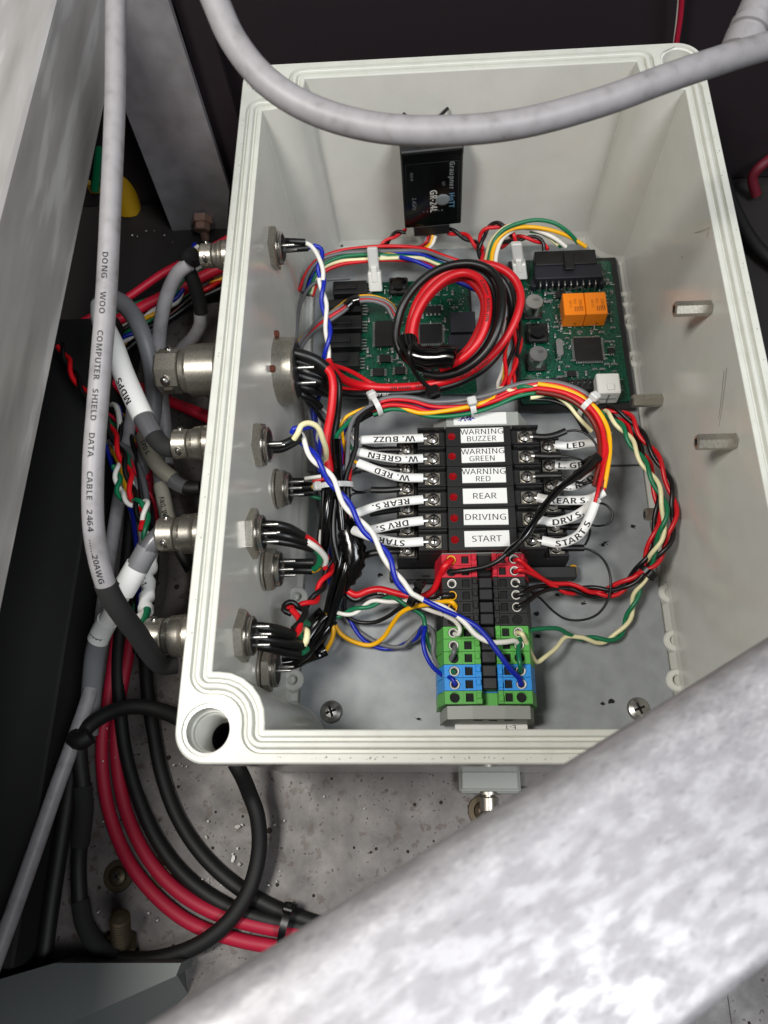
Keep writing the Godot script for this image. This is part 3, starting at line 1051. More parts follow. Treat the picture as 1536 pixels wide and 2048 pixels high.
func build_relays() -> void:
	var text := [["WARNING", "BUZZER"], ["WARNING", "GREEN"], ["WARNING", "RED"], ["REAR"], ["DRIVING"], ["START"]]
	var lab := ["black relay module labelled WARNING BUZZER, farthest from the terminal blocks", "black relay module labelled WARNING GREEN", "black relay module labelled WARNING RED", "black relay module labelled REAR", "black relay module labelled DRIVING", "black relay module labelled START, next to the red terminal blocks"]
	var c := 2.4
	for k in 6:
		var z := 6.2 + 13.8 * k
		var o := thing("relay_module", lab[k], "relay module", V(c, 8, z), "row of six relay modules")
		var hw := 6.72
		var xs := c - 0.3 * k * 0.0
		# stepped body seen from the end
		var p := PackedVector2Array([Vector2(-52, 8), Vector2(-52, 29), Vector2(-39.5, 29), Vector2(-38, 33), Vector2(-38, 43), Vector2(-21, 43), Vector2(-20, 47.5), Vector2(20, 47.5), Vector2(21, 43), Vector2(37, 43), Vector2(37, 33), Vector2(39.5, 29), Vector2(53, 29), Vector2(53, 8)])
		part(o, "housing", MB.new().prism(p, V(xs, 0, z - hw), Vector3(1, 0, 0), Vector3(0, 1, 0), hw * 2.0), M.relay_body)
		var ribs := MB.new()
		for s in [-1.0, 1.0]:
			ribs.box(V(xs - 29.5, 45.6, z + s * 6.0), V(17, 5.2, 1.3), 0.2)
			ribs.box(V(xs + 29.5, 45.6, z + s * 6.0), V(16, 5.2, 1.3), 0.2)
			ribs.box(V(xs - 45.5, 31.5, z + s * 6.0), V(12, 5.0, 1.3), 0.2)
			ribs.box(V(xs + 46.5, 31.5, z + s * 6.0), V(12, 5.0, 1.3), 0.2)
		part(o, "partition", ribs, M.relay_body, "stuff")
		terminal_screw(o, -26.4, 44.0, z, -1.0)
		terminal_screw(o, 31.4, 44.0, z, 1.0)
		terminal_screw(o, -43.0, 30.2, z, -1.0)
		terminal_screw(o, 47.8, 30.2, z, 1.0)
		var led := MB.new().lathe(V(-14.2, 47.4, z), Vector3.UP, [[0, 2.4], [0.5, 2.4], [0.6, 1.75], [1.2, 1.6], [1.8, 1.0], [2.0, 0.0]], 16)
		part(o, "led", led, M.led_red)
		var lb := V(4.8, 48.0, z - 0.2)
		var bas := Basis(Vector3.UP, [0.006, 0.012, -0.004, 0.0, -0.008, 0.004][k])
		part(o, "label", MB.new().box(lb, V(26.6, 0.9, 10.0), 0.15, bas), M.label_white)
		var pr := MB.new()
		var ex := bas * Vector3(1, 0, 0)
		var ey := bas * Vector3(0, 0, -1)
		if text[k].size() == 2:
			print_flat(pr, text[k][0], 3.5, lb + V(0, 0.52, -2.3), ex, ey, 1.22)
			print_flat(pr, text[k][1], 3.4, lb + V(-0.6, 0.52, 2.6), ex, ey, 1.12)
		else:
			print_flat(pr, text[k][0], 3.6, lb + V(-0.3, 0.52, 0.2), ex, ey, 1.28)
		part(o, "lettering", pr, M.ink)
		var pt := MB.new()
		print_flat(pt, ["14", "24", "34", "44", "54", "64"][k].substr(1, 1) + "A", 2.0, V(-18.0, 47.56, z - 0.5), V(0, 0, -1), V(-1, 0, 0))
		print_flat(pt, "A1 A2", 1.5, V(20.2, 47.56, z), V(0, 0, -1), V(-1, 0, 0))
		if k == 5:
			var ft := MB.new().box(V(-38, 11, z + 10.5), V(34, 7, 8), 0.8)
			ft.box(V(44, 11, z + 10.5), V(36, 7, 8), 0.8)
			var fm := part(o, "rail_foot", ft, M.dark_grey)
			part(o, "release_tab", MB.new().box(V(60.5, 11.5, z + 8.5), V(4, 2.4, 7), 0.8), M.yellow)
			part(o, "foot_slot", MB.new().box(V(-32, 14.3, z + 12.0), V(5, 0.8, 1.2)), M.well)

func build_terminals() -> void:
	var cols := ["red", "red", "black", "black", "black", "black", "green", "green", "green", "blue", "blue", "green"]
	var lab := ["red terminal block touching the relay labelled START", "red terminal block, second in the row, where the black taped wire ends", "black terminal block next to the red ones", "black terminal block, second from the red ones, with a yellow ferrule", "black terminal block, third from the red ones, where the yellow wire ends", "black terminal block with empty right hole, next to the green ones", "green terminal block next to the black ones, holding the cream wires", "green terminal block where the white wire and the grey wire end", "green terminal block next to the blue ones with empty holes", "blue terminal block holding the two green wires", "blue terminal block holding the two blue wires", "green terminal block at the near end of the row, all holes empty"]
	for k in 12:
		var z := 85.9 + 7.33 * k
		var hw := 3.52
		var cm: StandardMaterial3D = M["t_" + cols[k]]
		var o := thing("terminal_block", lab[k], "terminal block", V(2, 8, z), "terminal blocks clipped to the rail")
		var p := PackedVector2Array([Vector2(-27, 8), Vector2(-26, 29), Vector2(-22.2, 40.2), Vector2(-11.9, 40.2), Vector2(-11.9, 39.8), Vector2(-5.2, 39.8), Vector2(-4.6, 43), Vector2(-1.6, 43), Vector2(-1.2, 34), Vector2(7.2, 34), Vector2(7.6, 43), Vector2(10.2, 43), Vector2(10.6, 39.8), Vector2(16.2, 39.8), Vector2(16.2, 40.2), Vector2(26.2, 40.2), Vector2(30, 29), Vector2(31, 8)])
		part(o, "housing", MB.new().prism(p, V(0, 0, z - hw), Vector3(1, 0, 0), Vector3(0, 1, 0), hw * 2.0), cm)
		var top := MB.new()
		top.holed(-22.2, -11.95, z - hw, z + hw, 42.0, Vector2(-16.6, z), 3.0, 3.0, 1.7)
		top.holed(-11.9, -4.8, z - hw, z + hw, 42.0, Vector2(-8.4, z), 2.2, 2.4, 1.9, false)
		top.holed(10.5, 16.15, z - hw, z + hw, 42.0, Vector2(13.4, z), 2.1, 2.4, 1.9, false)
		top.holed(16.2, 26.2, z - hw, z + hw, 42.0, Vector2(20.4, z), 3.0, 3.0, 1.7)
		for s in [-1.0, 1.0]:
			top.face([V(-22.2, 42, z + s * hw), V(-4.8, 42, z + s * hw), V(-4.8, 39.5, z + s * hw), V(-22.2, 39.5, z + s * hw)], V(0, 0, s))
			top.face([V(10.5, 42, z + s * hw), V(26.2, 42, z + s * hw), V(26.2, 39.5, z + s * hw), V(10.5, 39.5, z + s * hw)], V(0, 0, s))
		top.face([V(-22.2, 42, z - hw), V(-22.2, 42, z + hw), V(-23.4, 38.0, z + hw), V(-23.4, 38.0, z - hw)], V(-1, 0.3, 0).normalized())
		top.face([V(26.2, 42, z - hw), V(26.2, 42, z + hw), V(27.4, 38.0, z + hw), V(27.4, 38.0, z - hw)], V(1, 0.3, 0).normalized())
		part(o, "top_cover", top, cm)
		part(o, "entry_hole", MB.new().lathe(V(-16.6, 40.36, z), Vector3.UP, [[0, 2.7], [0.02, 0.0]], 16), M.well)
		part(o, "entry_hole", MB.new().lathe(V(20.4, 40.36, z), Vector3.UP, [[0, 2.7], [0.02, 0.0]], 16), M.well)
		part(o, "release_slot", MB.new().box(V(-8.4, 40.2, z), V(4.2, 0.2, 4.6)), M.well)
		part(o, "release_slot", MB.new().box(V(13.4, 40.2, z), V(4.0, 0.2, 4.6)), M.well)
		if k < 2:
			part(o, "centre_slot", MB.new().box(V(3, 36.5, z), V(8.2, 5.4, 6.6 if k == 0 else 4.2), 0.4), M.well)
		var lv := MB.new().box(V(-3.2, 43.4, z - 0.8), V(2.6, 1.6, 3.4), 0.3)
		lv.box(V(9.0, 43.4, z + 0.8), V(2.4, 1.6, 3.4), 0.3)
		part(o, "ridge", lv, cm)
	solo("end_plate", MB.new().prism(PackedVector2Array([Vector2(-26, 8), Vector2(-25, 30), Vector2(-22, 42.4), Vector2(-6, 42.8), Vector2(9, 42.8), Vector2(25, 42.4), Vector2(29, 30), Vector2(30, 8)]), V(0, 0, 80.3), Vector3(1, 0, 0), Vector3(0, 1, 0), 1.9), M.t_grey, "thin light grey end plate between the last relay and the red terminal blocks", "rail plate")
	for q in [[2, 3, "black jumper plug in the middle of the first two black terminal blocks"], [4, 5, "black jumper plug in the middle of the last two black terminal blocks"], [6, 8, "black jumper plug in the middle of the green terminal blocks"], [9, 10, "black jumper plug in the middle of the blue terminal blocks"]]:
		var z0: float = 85.9 + 7.33 * q[0] - 3.3
		var z1: float = 85.9 + 7.33 * q[1] + 3.3
		var o := thing("jumper", q[2], "jumper", V(3, 34, (z0 + z1) * 0.5), "black jumper plugs along the middle of the terminal row")
		var mm := int(q[1] - q[0] + 1)
		for i in mm:
			var za := z0 + (z1 - z0) * (i + 0.5) / mm
			part(o, "segment", MB.new().box(V(3, 39.2, za), V(8.0, 8.6, (z1 - z0) / mm - 0.35), 0.6), M.jumper)
	# white and yellow ferrule collars in the holes that hold a wire
	for q in [[-16.6, 0, "yellow"], [20.4, 0, "white"], [20.4, 1, "white"], [-16.6, 2, "white"], [20.4, 2, "white"], [-16.6, 3, "yellow"], [20.4, 3, "white"], [20.4, 4, "white"], [-16.6, 4, "yellow"], [-16.6, 6, "white"], [20.4, 6, "white"], [-16.6, 7, "white"], [20.4, 7, "white"], [-16.6, 9, "white"], [20.4, 9, "white"], [-16.6, 10, "white"], [20.4, 10, "white"]]:
		var z: float = 85.9 + 7.33 * q[1]
		var side := "left" if q[0] < 0.0 else "right"
		var o := thing("ferrule", "%s ferrule collar in the %s hole of terminal row place %s from the relays" % [q[2], side, ["one", "two", "three", "four", "five", "six", "seven", "eight", "nine", "ten", "eleven"][q[1]]], "ferrule", V(q[0], 40, z), "ferrule collars in the terminal blocks")
		part(o, "collar", MB.new().lathe(V(q[0], 40.0, z), V(0, 1, 0.12), [[0, 2.0], [0.4, 2.3], [3.4, 2.75], [3.7, 2.6], [3.6, 2.25], [1.0, 1.6]], 18), M[q[2]])
		part(o, "bore", MB.new().lathe(V(q[0], 41.4, z), V(0, 1, 0.12), [[0, 1.9], [0.02, 0]], 14), M.well)

# ---- connectors through the left wall --------------------------------------
func connector(c: Vector3, big: bool, plug: bool, label: String, pins: int, group: String, rusty := false) -> Node3D:
	var o := thing("panel_connector", label, "connector", V(c.x - 8, c.y, c.z), group)
	var k := 1.42 if big else 1.0
	var a := Vector3.RIGHT
	if big:
		part(o, "flange_ring", MB.new().lathe(c, a, [[-4, 21.5], [8.0, 21.0], [9.0, 20.2], [9.4, 18.6], [8.8, 17.5], [3, 17.5]], 44), M.nickel)
		part(o, "insert", MB.new().lathe(c, a, [[1, 17.6], [8.6, 17.5], [10.0, 16.4], [10.2, 0.0]], 30), M.rubber)
		for q in [V(-2.4, 20, 11), V(-2.4, -19, -9), V(-2.4, 16, -17)]:
			part(o, "fixing_screw", MB.new().lathe(c + q, a, [[-2, 2.2], [1.2, 2.2], [1.6, 1.6], [1.6, 0]], 8), M.rust)
	else:
		var r := 13.6 if plug else 12.6
		var nut := MB.new().lathe(c, a, [[-3.2, r * 0.93], [-2.6, r], [1.0, r], [1.6, r * 0.93], [1.6, 9.0]], 6, true, 0.25 + 0.3 * sin(c.z))
		part(o, "hex_nut", nut, M.nickel)
		part(o, "washer", MB.new().lathe(c, a, [[-4.6, r * 0.98], [-3.4, r * 0.98], [-3.3, 9.0]], 30), M.rust if rusty else M.nickel)
		part(o, "threaded_barrel", MB.new().lathe(c, a, [[-3, 10.2], [2.0, 10.2], [2.1, 9.6], [2.8, 10.2], [3.4, 9.6], [4.2, 10.0], [4.8, 9.3], [4.5, 8.4], [2.0, 8.3]], 30), M.steel)
		part(o, "insert", MB.new().lathe(c, a, [[1.0, 8.4], [3.6, 8.3], [3.7, 0.0]], 24), M.rubber)
	for i in pins:
		var g := TAU * i / pins + 0.4
		var pr := (9.0 if big else 4.6)
		var q := c + V(4 if not big else 9, cos(g) * pr, sin(g) * pr)
		var cup := MB.new().lathe(q, V(1, 0.05, 0), [[0, 0.95 * k], [5.0 * k, 0.95 * k], [5.2 * k, 0.8 * k], [8.5 * k, 0.75 * k], [8.5 * k, 0.5 * k], [5.4 * k, 0.4 * k]], 10)
		part(o, "solder_pin", cup, M.tin)
	return o

func plug(c: Vector3, k: float, label: String, group: String, screws := true) -> Node3D:
	var o := thing("cable_plug", label, "plug", c + V(-20, -10, 0), group)
	var a := Vector3.LEFT
	part(o, "receptacle", MB.new().lathe(c, a, [[-2, 12.0 * k], [2.4, 12.0 * k], [2.8, 11.4 * k], [2.8, 10.6 * k], [9, 10.6 * k]], 30), M.nickel)
	var pf := [[5.0, 9.0 * k], [5.0, 11.0 * k], [6.0, 11.5 * k]]
	pf.append_array([[16.0, 11.5 * k], [16.8, 11.0 * k], [17.0, 10.6 * k], [17.6, 11.4 * k], [18.6, 11.2 * k], [24.0 * k, 10.8 * k], [25.4 * k, 9.6 * k], [27.4 * k, 9.2 * k], [28.0 * k, 7.4 * k]])
	part(o, "coupling_shell", MB.new().lathe(c, a, pf, 36), M.nickel)
	var clamp := MB.new().lathe(c + V(-28.0 * k, 0, 0), a, [[0, 7.0 * k], [0.4, 9.0 * k], [0.9, 9.4 * k], [9.0 * k, 9.4 * k], [10.0 * k, 8.4 * k], [10.0 * k, 5.0 * k]], 22 if k < 1.2 else 8, k > 1.2, 0.3)
	part(o, "cable_clamp", clamp, M.nickel)
	var bb := MB.new().box(c + V(-33.0 * k, 0, 0), V(4.4 * k, 3.4 * k, 19.4 * k), 1.2)
	part(o, "clamp_bar", bb, M.nickel_dull)
	if screws:
		for s in [-1.0, 1.0]:
			screw_on(o, "clamp_screw", c + V(-33.0 * k, 4.2 * k, s * 7.2 * k), 2.2 * k, 3.6, M.steel, 0.5)
	return o

func build_connectors() -> void:
	var top := [V(-122,99.5,-102.3), V(-122,99.9,35.9), V(-122,98.9,88.4), V(-122,105.2,145.4)]
	var low := [V(-118,54,42.4), V(-118,68.2,98.5), V(-118,59.9,153.4)]
	var tl := ["hex nut connector on the left wall with two black sleeves, farthest from the viewer", "hex nut connector at the middle of the left wall feeding blue and white twisted wires", "hex nut connector on the left wall with red, white and green wires in black sleeves", "hex nut connector with a rust-brown washer on the left wall, nearest the round corner hole"]
	for k in 4:
		connector(top[k], false, true, tl[k], [2, 2, 4, 4][k], "round connectors through the left wall", k == 3)
	var ll := ["lower hex nut connector on the left wall beside the white cable tie", "lower hex nut connector on the left wall below the one with red and white wires", "lowest hex nut connector on the left wall at the near end of the box"]
	for k in 3:
		connector(low[k], false, false, ll[k], [3, 3, 2][k], "round connectors through the left wall")
	connector(V(-120,64.5,-34.8), true, true, "big round connector ring on the left wall feeding the thick red and black cables", 5, "round connectors through the left wall")
	# plugs outside
	var kp := ["small nickel plug outside the left wall under the bolt of the sloping bar", "large nickel plug with hexagonal clamp outside the left wall", "nickel plug outside the left wall at the end of the white sleeved cable", "nickel plug outside the left wall with a grey sleeve coming from below", "nickel plug outside the left wall with twisted white and green wires, nearest the corner hole"]
	plug(V(-140, 94, top[0].z - 1.0), 0.82, kp[0], "plugs outside the left wall")
	plug(V(-140, 74, V(-185.3,74,-31).z), 1.5, kp[1], "plugs outside the left wall")
	plug(V(-140, 92, V(-167.1,92,30.1).z), 0.92, kp[2], "plugs outside the left wall")
	plug(V(-140, 90, V(-166.3,90,84.6).z), 1.0, kp[3], "plugs outside the left wall")
	plug(V(-140, 90, V(-165.5,90,141.5).z), 1.0, kp[4], "plugs outside the left wall")
	plug(V(-136, 40, V(-174.4,40,34.2).z), 0.85, "small low plug half hidden under the left rim beside the shielded cable sleeve", "plugs outside the left wall", false)
	plug(V(-136, 40, V(-171.8,40,146.5).z), 0.85, "small low plug half hidden under the left rim at the data cable's black sleeve", "plugs outside the left wall", false)

# ---- receiver ---------------------------------------------------------------
func build_receiver() -> void:
	var top: Vector3 = V(-23,103.7,-172.8)
	var bot: Vector3 = V(-22.5,36.4,-172.3)
	var up := (top - bot).normalized()
	var ln := top.distance_to(bot)
	var ex := (V(1, -0.02, -0.06) - up * up.dot(V(1, -0.02, -0.06))).normalized()
	var nn := ex.cross(up).normalized()
	var mid := (top + bot) * 0.5
	var b := Basis(ex, up, nn)
	var o := thing("radio_receiver", "black radio receiver box with lettering, standing against the far inner wall", "receiver", V(bot.x, bot.y, bot.z))
	part(o, "case", MB.new().box(mid - nn * 7.0, V(41, ln, 14), 1.0, b), M.case_black)
	part(o, "rear_cap", MB.new().box(mid + up * (ln * 0.5 - 2) - nn * 14.0, V(41.4, 7, 28), 0.8, b), M.case_grey)
	part(o, "socket", MB.new().box(top + up * 1.4 - nn * 6.0 - ex * 5.0, V(10, 1.0, 3.0), 0.2, b), M.well)
	for k in 3:
		part(o, "contact", MB.new().box(top + up * 2.0 - nn * 5.6 - ex * (8.0 - k * 3.0), V(1.8, 0.7, 1.0), 0.1, b), M.tin)
	part(o, "face_panel", MB.new().box(mid + nn * 0.2 - up * 2.5, V(36, ln - 12, 0.8), 0.3, b), M.case_black)
	part(o, "push_button", MB.new().lathe(mid + nn * 0.5 - up * 8.0 + ex * 7.0, nn, [[0, 5.0], [0.5, 4.8], [0.9, 3.6], [1.0, 0]], 24), M.print_grey)
	var pr := MB.new()
	print_flat(pr, "Graupner", 3.4, mid + nn * 0.75 + ex * 13.2 + up * 13.0, -up, ex, 1.1, true)
	part(o, "lettering", pr, M.print_grey)
	var pb := MB.new()
	print_flat(pb, "HoTT", 3.8, mid + nn * 0.75 + ex * 13.2 - up * 9.0, -up, ex, 1.1, true)
	part(o, "lettering", pb, mat(Color(0.32, 0.48, 0.58), 0.5))
	var pc := MB.new()
	print_flat(pc, "GR-24L", 5.0, mid + nn * 0.75 + ex * 0.5 - up * 8.5, -up, ex, 0.9, true)
	part(o, "lettering", pc, M.print_pale)
	var pd := MB.new()
	print_flat(pd, "2.4GHz", 2.6, mid + nn * 0.75 - ex * 13.0 - up * 9.5, -up, ex, 1.0)
	print_flat(pd, "SET", 1.8, mid + nn * 0.75 + ex * 7.4 + up * 6.5, -up, ex, 1.0)
	print_flat(pd, "CH1-8", 1.8, mid + nn * 0.75 - ex * 14.0 + up * 15.0, -up, ex, 1.0)
	print_flat(pd, "1  2  3  4  5  6", 1.6, mid + nn * 0.75 - up * (ln * 0.5 - 16.0), ex, up, 1.1)
	part(o, "lettering", pd, M.print_grey)
	part(o, "plug_block", MB.new().box(bot - up * 4.0 - nn * 6.0 - ex * 1.0, V(26, 10, 12), 0.6, b), M.chip)
	# two aerials poking up to the far wall
	wire([V(-40.6,115.9,-193),V(-38.3,117.9,-187),V(-33,113.8,-180),V(-30.8,98.7,-180)], 1.1, "black", "short black aerial tip behind the thick grey cable, left of the other", "aerials of the receiver", "aerial", "aerial")
	wire([V(-12.6,119.2,-192),V(-16.3,120.5,-186),V(-21.5,119.2,-180),V(-27.4,102.5,-180)], 1.1, "black", "longer black aerial tip behind the thick grey cable, right of the other", "aerials of the receiver", "aerial", "aerial")

# ---- circuit boards ----------------------------------------------------------
func smd(o: Node3D, mb_body: MB, mb_end: MB, x: float, z: float, y: float, along_x: bool, s := 1.0) -> void:
	var l := 2.6 * s
	var w := 1.3 * s
	mb_body.box(V(x, y + 0.55, z), V(l * 0.6, 1.0, w) if along_x else V(w, 1.0, l * 0.6), 0.1)
	for q in [-1.0, 1.0]:
		var d := V(q * l * 0.42, 0.5, 0) if along_x else V(0, 0.5, q * l * 0.42)
		mb_end.box(V(x, y, z) + d, V(l * 0.24, 0.95, w * 1.05) if along_x else V(w * 1.05, 0.95, l * 0.24), 0.1)
		var d2 := V(q * l * 0.6, 0.12, 0) if along_x else V(0, 0.12, q * l * 0.6)
		mb_end.box(V(x, y, z) + d2, V(l * 0.3, 0.2, w * 1.1) if along_x else V(w * 1.1, 0.2, l * 0.3), 0.05)

func cap_can(o: Node3D, p: Vector3, r: float, h: float, turn: float) -> void:
	var b := MB.new().box(p + V(0, 1.0, 0), V(r * 2.1, 2.0, r * 2.1), 0.6)
	var root := part(o, "capacitor", MB.new().lathe(p, Vector3.UP, [[0, r], [h * 0.2, r], [h * 0.24, r * 0.95], [h * 0.3, r], [h - 0.5, r], [h, r * 0.94], [h, r * 0.88], [h - 0.12, 0]], 28), M.steel)
	part(root, "base", b, M.chip)
	var q := PackedVector2Array()
	for i in 15:
		var g := PI * 0.14 + turn + (TAU * 0.36) * i / 14.0
		q.append(Vector2(cos(g), sin(g)) * r * 0.86)
	part(root, "stripe", MB.new().fill(q, p.y + h + 0.03), M.chip)
	var pr := MB.new()
	print_flat(pr, "100", r * 0.3, p + V(r * 0.2, h + 0.04, -r * 0.2), V(1, 0, 0), V(0, 0, -1))
	part(root, "marking", pr, M.ink)

func inductor(o: Node3D, p: Vector3, s: float) -> void:
	var mb := MB.new().box(p + V(0, 2.4, 0), V(s, 4.8, s), 1.2)
	var root := part(o, "inductor", mb, M.chip)
	part(root, "core", MB.new().lathe(p + V(0, 4.7, 0), Vector3.UP, [[0, s * 0.46], [0.4, s * 0.44], [0.8, s * 0.34], [0.8, 0]], 26), M.case_black)

func ic(o: Node3D, p: Vector3, sx: float, sz: float, nx: int, nz: int, called := "chip", mark := "") -> void:
	var root := part(o, called, MB.new().box(p + V(0, 0.9, 0), V(sx, 1.5, sz), 0.25), M.chip)
	var pins := MB.new()
	for i in nx:
		var x := -sx * 0.5 + sx * (i + 0.5) / nx
		for s in [-1.0, 1.0]:
			pins.box(p + V(x, 0.5, s * (sz * 0.5 + 0.5)), V(sx / nx * 0.5, 0.3, 1.2))
			pins.box(p + V(x, 0.2, s * (sz * 0.5 + 1.3)), V(sx / nx * 0.55, 0.25, 0.9))
	for i in nz:
		var z := -sz * 0.5 + sz * (i + 0.5) / nz
		for s in [-1.0, 1.0]:
			pins.box(p + V(s * (sx * 0.5 + 0.5), 0.5, z), V(1.2, 0.3, sz / nz * 0.5))
			pins.box(p + V(s * (sx * 0.5 + 1.3), 0.2, z), V(0.9, 0.25, sz / nz * 0.55))
	part(root, "pins", pins, M.tin, "stuff")
	if mark:
		var pr := MB.new()
		print_flat(pr, mark, sx * 0.17, p + V(0, 1.68, -sz * 0.1), V(1, 0, 0), V(0, 0, -1))
		part(root, "marking", pr, M.dark_grey)

func build_right_board() -> void:
	var y := 9.0
	var o := thing("circuit_board", "green circuit board at the far right with two orange relays and a black plug", "circuit board", V(74, 4, -98))
	var bp := fillet([Vector2(38, -162), Vector2(109, -158), Vector2(110.5, -38), Vector2(36, -38)], [2.0, 2.0, 2.0, 2.0], 3)
	part(o, "board", MB.new().prism(bp, V(0, y, 0), Vector3(1, 0, 0), Vector3(0, 0, 1), 1.6), M.pcb)
	var tray := MB.new().box(V(74, 6.0, -98), V(80, 2.6, 130), 0.6)
	part(o, "tray", tray, M.dark_grey)
	# black plug and its navy header
	var pc: Vector3 = V(74.6,20,-139.8)
	var hd := part(o, "pin_header", MB.new().box(V(pc.x, 15.5, pc.z), V(48, 13, 12), 0.6), M.navy)
	var ends := MB.new()
	for s in [-1.0, 1.0]:
		ends.box(V(pc.x + s * 24.6, 12.5, pc.z + 4.5), V(3.4, 7, 7), 0.5)
	part(hd, "ear", ends, M.navy, "stuff")
	for k in 10:
		var x := pc.x - 20.0 + k * 4.4
		part(hd, "pin", MB.new().tube(PackedVector3Array([V(x, 17.5, pc.z + 5), V(x, 17.5, pc.z + 8.2), V(x, 16.6, pc.z + 9.2), V(x, y, pc.z + 10.2)]), 0.62, 6), M.tin)
	var tp: Vector3 = V(73.2,24,-151)
	var pg := part(o, "wire_plug", MB.new().box(V(tp.x, 17.5, tp.z), V(44, 12, 12.5), 0.5), M.chip)
	part(pg, "latch", MB.new().box(V(tp.x + 2, 24.2, tp.z + 4), V(7, 2.2, 16), 0.5), M.chip)
	# orange relays in a clear-edged pair
	var ro: Vector3 = V(83.3,24,-109.6)
	for k in 2:
		var x := ro.x - 7.6 + 15.3 * k
		var rl := part(o, "orange_relay", MB.new().box(V(x, 16.8, ro.z + 0.2), V(14.9, 14.4, 18.6), 0.5), M.orange_relay)
		var pr := MB.new()
		print_flat(pr, "12VDC", 2.0, V(x + 4.6, 24.1, ro.z + 0.5), V(0, 0, -1), V(1, 0, 0) * -1.0)
		print_flat(pr, "COIL", 1.5, V(x + 0.8, 24.1, ro.z - 1.6), V(0, 0, -1), V(-1, 0, 0))
		print_flat(pr, "1A 30V", 1.5, V(x - 2.4, 24.1, ro.z + 0.6), V(0, 0, -1), V(-1, 0, 0))
		for i in 5:
			pr.box(V(x + 0.4 + i * 1.3, 24.05, ro.z + 4.8), V(0.5, 0.08, 4.0))
		part(rl, "marking", pr, mat(Color(0.45, 0.22, 0.02), 0.6))
		part(rl, "mould_mark", MB.new().lathe(V(x + 1.5, 13, ro.z + 9.51), V(0, 0, 1), [[0, 0.9], [0.1, 0.8], [0.1, 0]], 12), mat(Color(0.55, 0.28, 0.02), 0.6))
	# cans, chokes, crystal, processor
	cap_can(o, V(48.3,21,-113.3) * V(1, 0, 1) + V(0, y + 1.6, 0), 6.4, 12.5, 1.6)
	cap_can(o, V(48.1,21,-69.6) * V(1, 0, 1) + V(0, y + 1.6, 0), 6.4, 12.5, 1.6)
	inductor(o, V(50.1,12,-93.2) * V(1, 0, 1) + V(0, y + 1.6, 0), 15.0)
	var mp: Vector3 = V(85,11,-79.5)
	ic(o, V(mp.x, y + 1.6, mp.z), 19.0, 19.0, 16, 16, "processor", "ARM")
	var cr: Vector3 = V(64.8,13,-80.2)
	var xt := MB.new()
	var cp := fillet([Vector2(cr.x - 2.3, cr.z - 7), Vector2(cr.x + 2.3, cr.z - 7), Vector2(cr.x + 2.3, cr.z + 7), Vector2(cr.x - 2.3, cr.z + 7)], [2.2, 2.2, 2.2, 2.2], 6)
	xt.prism(cp, V(0, y + 5.2, 0), Vector3(1, 0, 0), Vector3(0, 0, 1), 3.6)
	part(o, "crystal", xt, M.steel)
	ic(o, V(69.6,11,-127.6) * V(1, 0, 1) + V(0, y + 1.6, 0), 7.0, 6.5, 0, 4)
	ic(o, V(71.8,11,-59.8) * V(1, 0, 1) + V(0, y + 1.6, 0), 6.0, 4.6, 0, 3)
	ic(o, V(100.8,11,-77.7) * V(1, 0, 1) + V(0, y + 1.6, 0), 4.4, 4.0, 3, 0)
	# pin headers along the near edge
	var h1: Vector3 = V(75.6,13,-48.8)
	var ph := part(o, "pin_header", MB.new().box(V(h1.x, y + 3.6, h1.z), V(22, 5, 8), 0.4), M.chip)
	for i in 4:
		for j in 2:
			part(ph, "pin", MB.new().tube(PackedVector3Array([V(h1.x - 7.0 + i * 4.0, y + 5, h1.z - 2 + j * 4.0), V(h1.x - 6.0 + i * 4.0, y + 12, h1.z - 2 + j * 4.0)]), 0.5, 5), M.tin)
	part(o, "pin_header", MB.new().box(V(50.7,13,-49.6), V(34, 7, 8), 0.4), M.chip)
	# white square connector
	var wp: Vector3 = V(92.9,24,-43.8)
	var wc := part(o, "white_connector", MB.new().box(V(wp.x, 17.2, wp.z), V(15.5, 14.5, 15.5), 0.8), M.white_plastic)
	part(wc, "latch", MB.new().box(V(wp.x + 1, 24.9, wp.z + 3.5), V(5, 1.6, 5), 0.4), M.white_plastic)
	var grooves := MB.new()
	grooves.box(V(wp.x, 17, wp.z + 7.9), V(0.7, 11, 0.5)).box(V(wp.x, 17, wp.z + 7.9), V(11, 0.7, 0.5))
	part(wc, "groove", grooves, M.print_grey)
	for k in 2:
		part(wc, "solder_lug", MB.new().box(V(wp.x - 3 + k * 7.0, y + 2.2, wp.z - 10), V(1.8, 1.2, 5), 0.2), M.tin)
	# white upright cable connector at the far left edge of the board
	clip([V(36.5,38,-151.1),V(41.2,14,-143.1)], "milky white upright connector left of the black plug on the right circuit board")
	# small parts
	var bd := MB.new()
	var en := MB.new()
	rng.seed = 77
	for i in 210:
		var q := V(rng.randf_range(42, 106), y + 1.75, rng.randf_range(-150, -44))
		en.box(q, V(rng.randf_range(0.5, 1.1), 0.35, rng.randf_range(0.5, 1.1)), 0.1)
		if i % 4 == 0:
			smd(o, bd, en, q.x + 2.0, q.z, y + 1.6, rng.randf() < 0.5, rng.randf_range(0.55, 0.8))
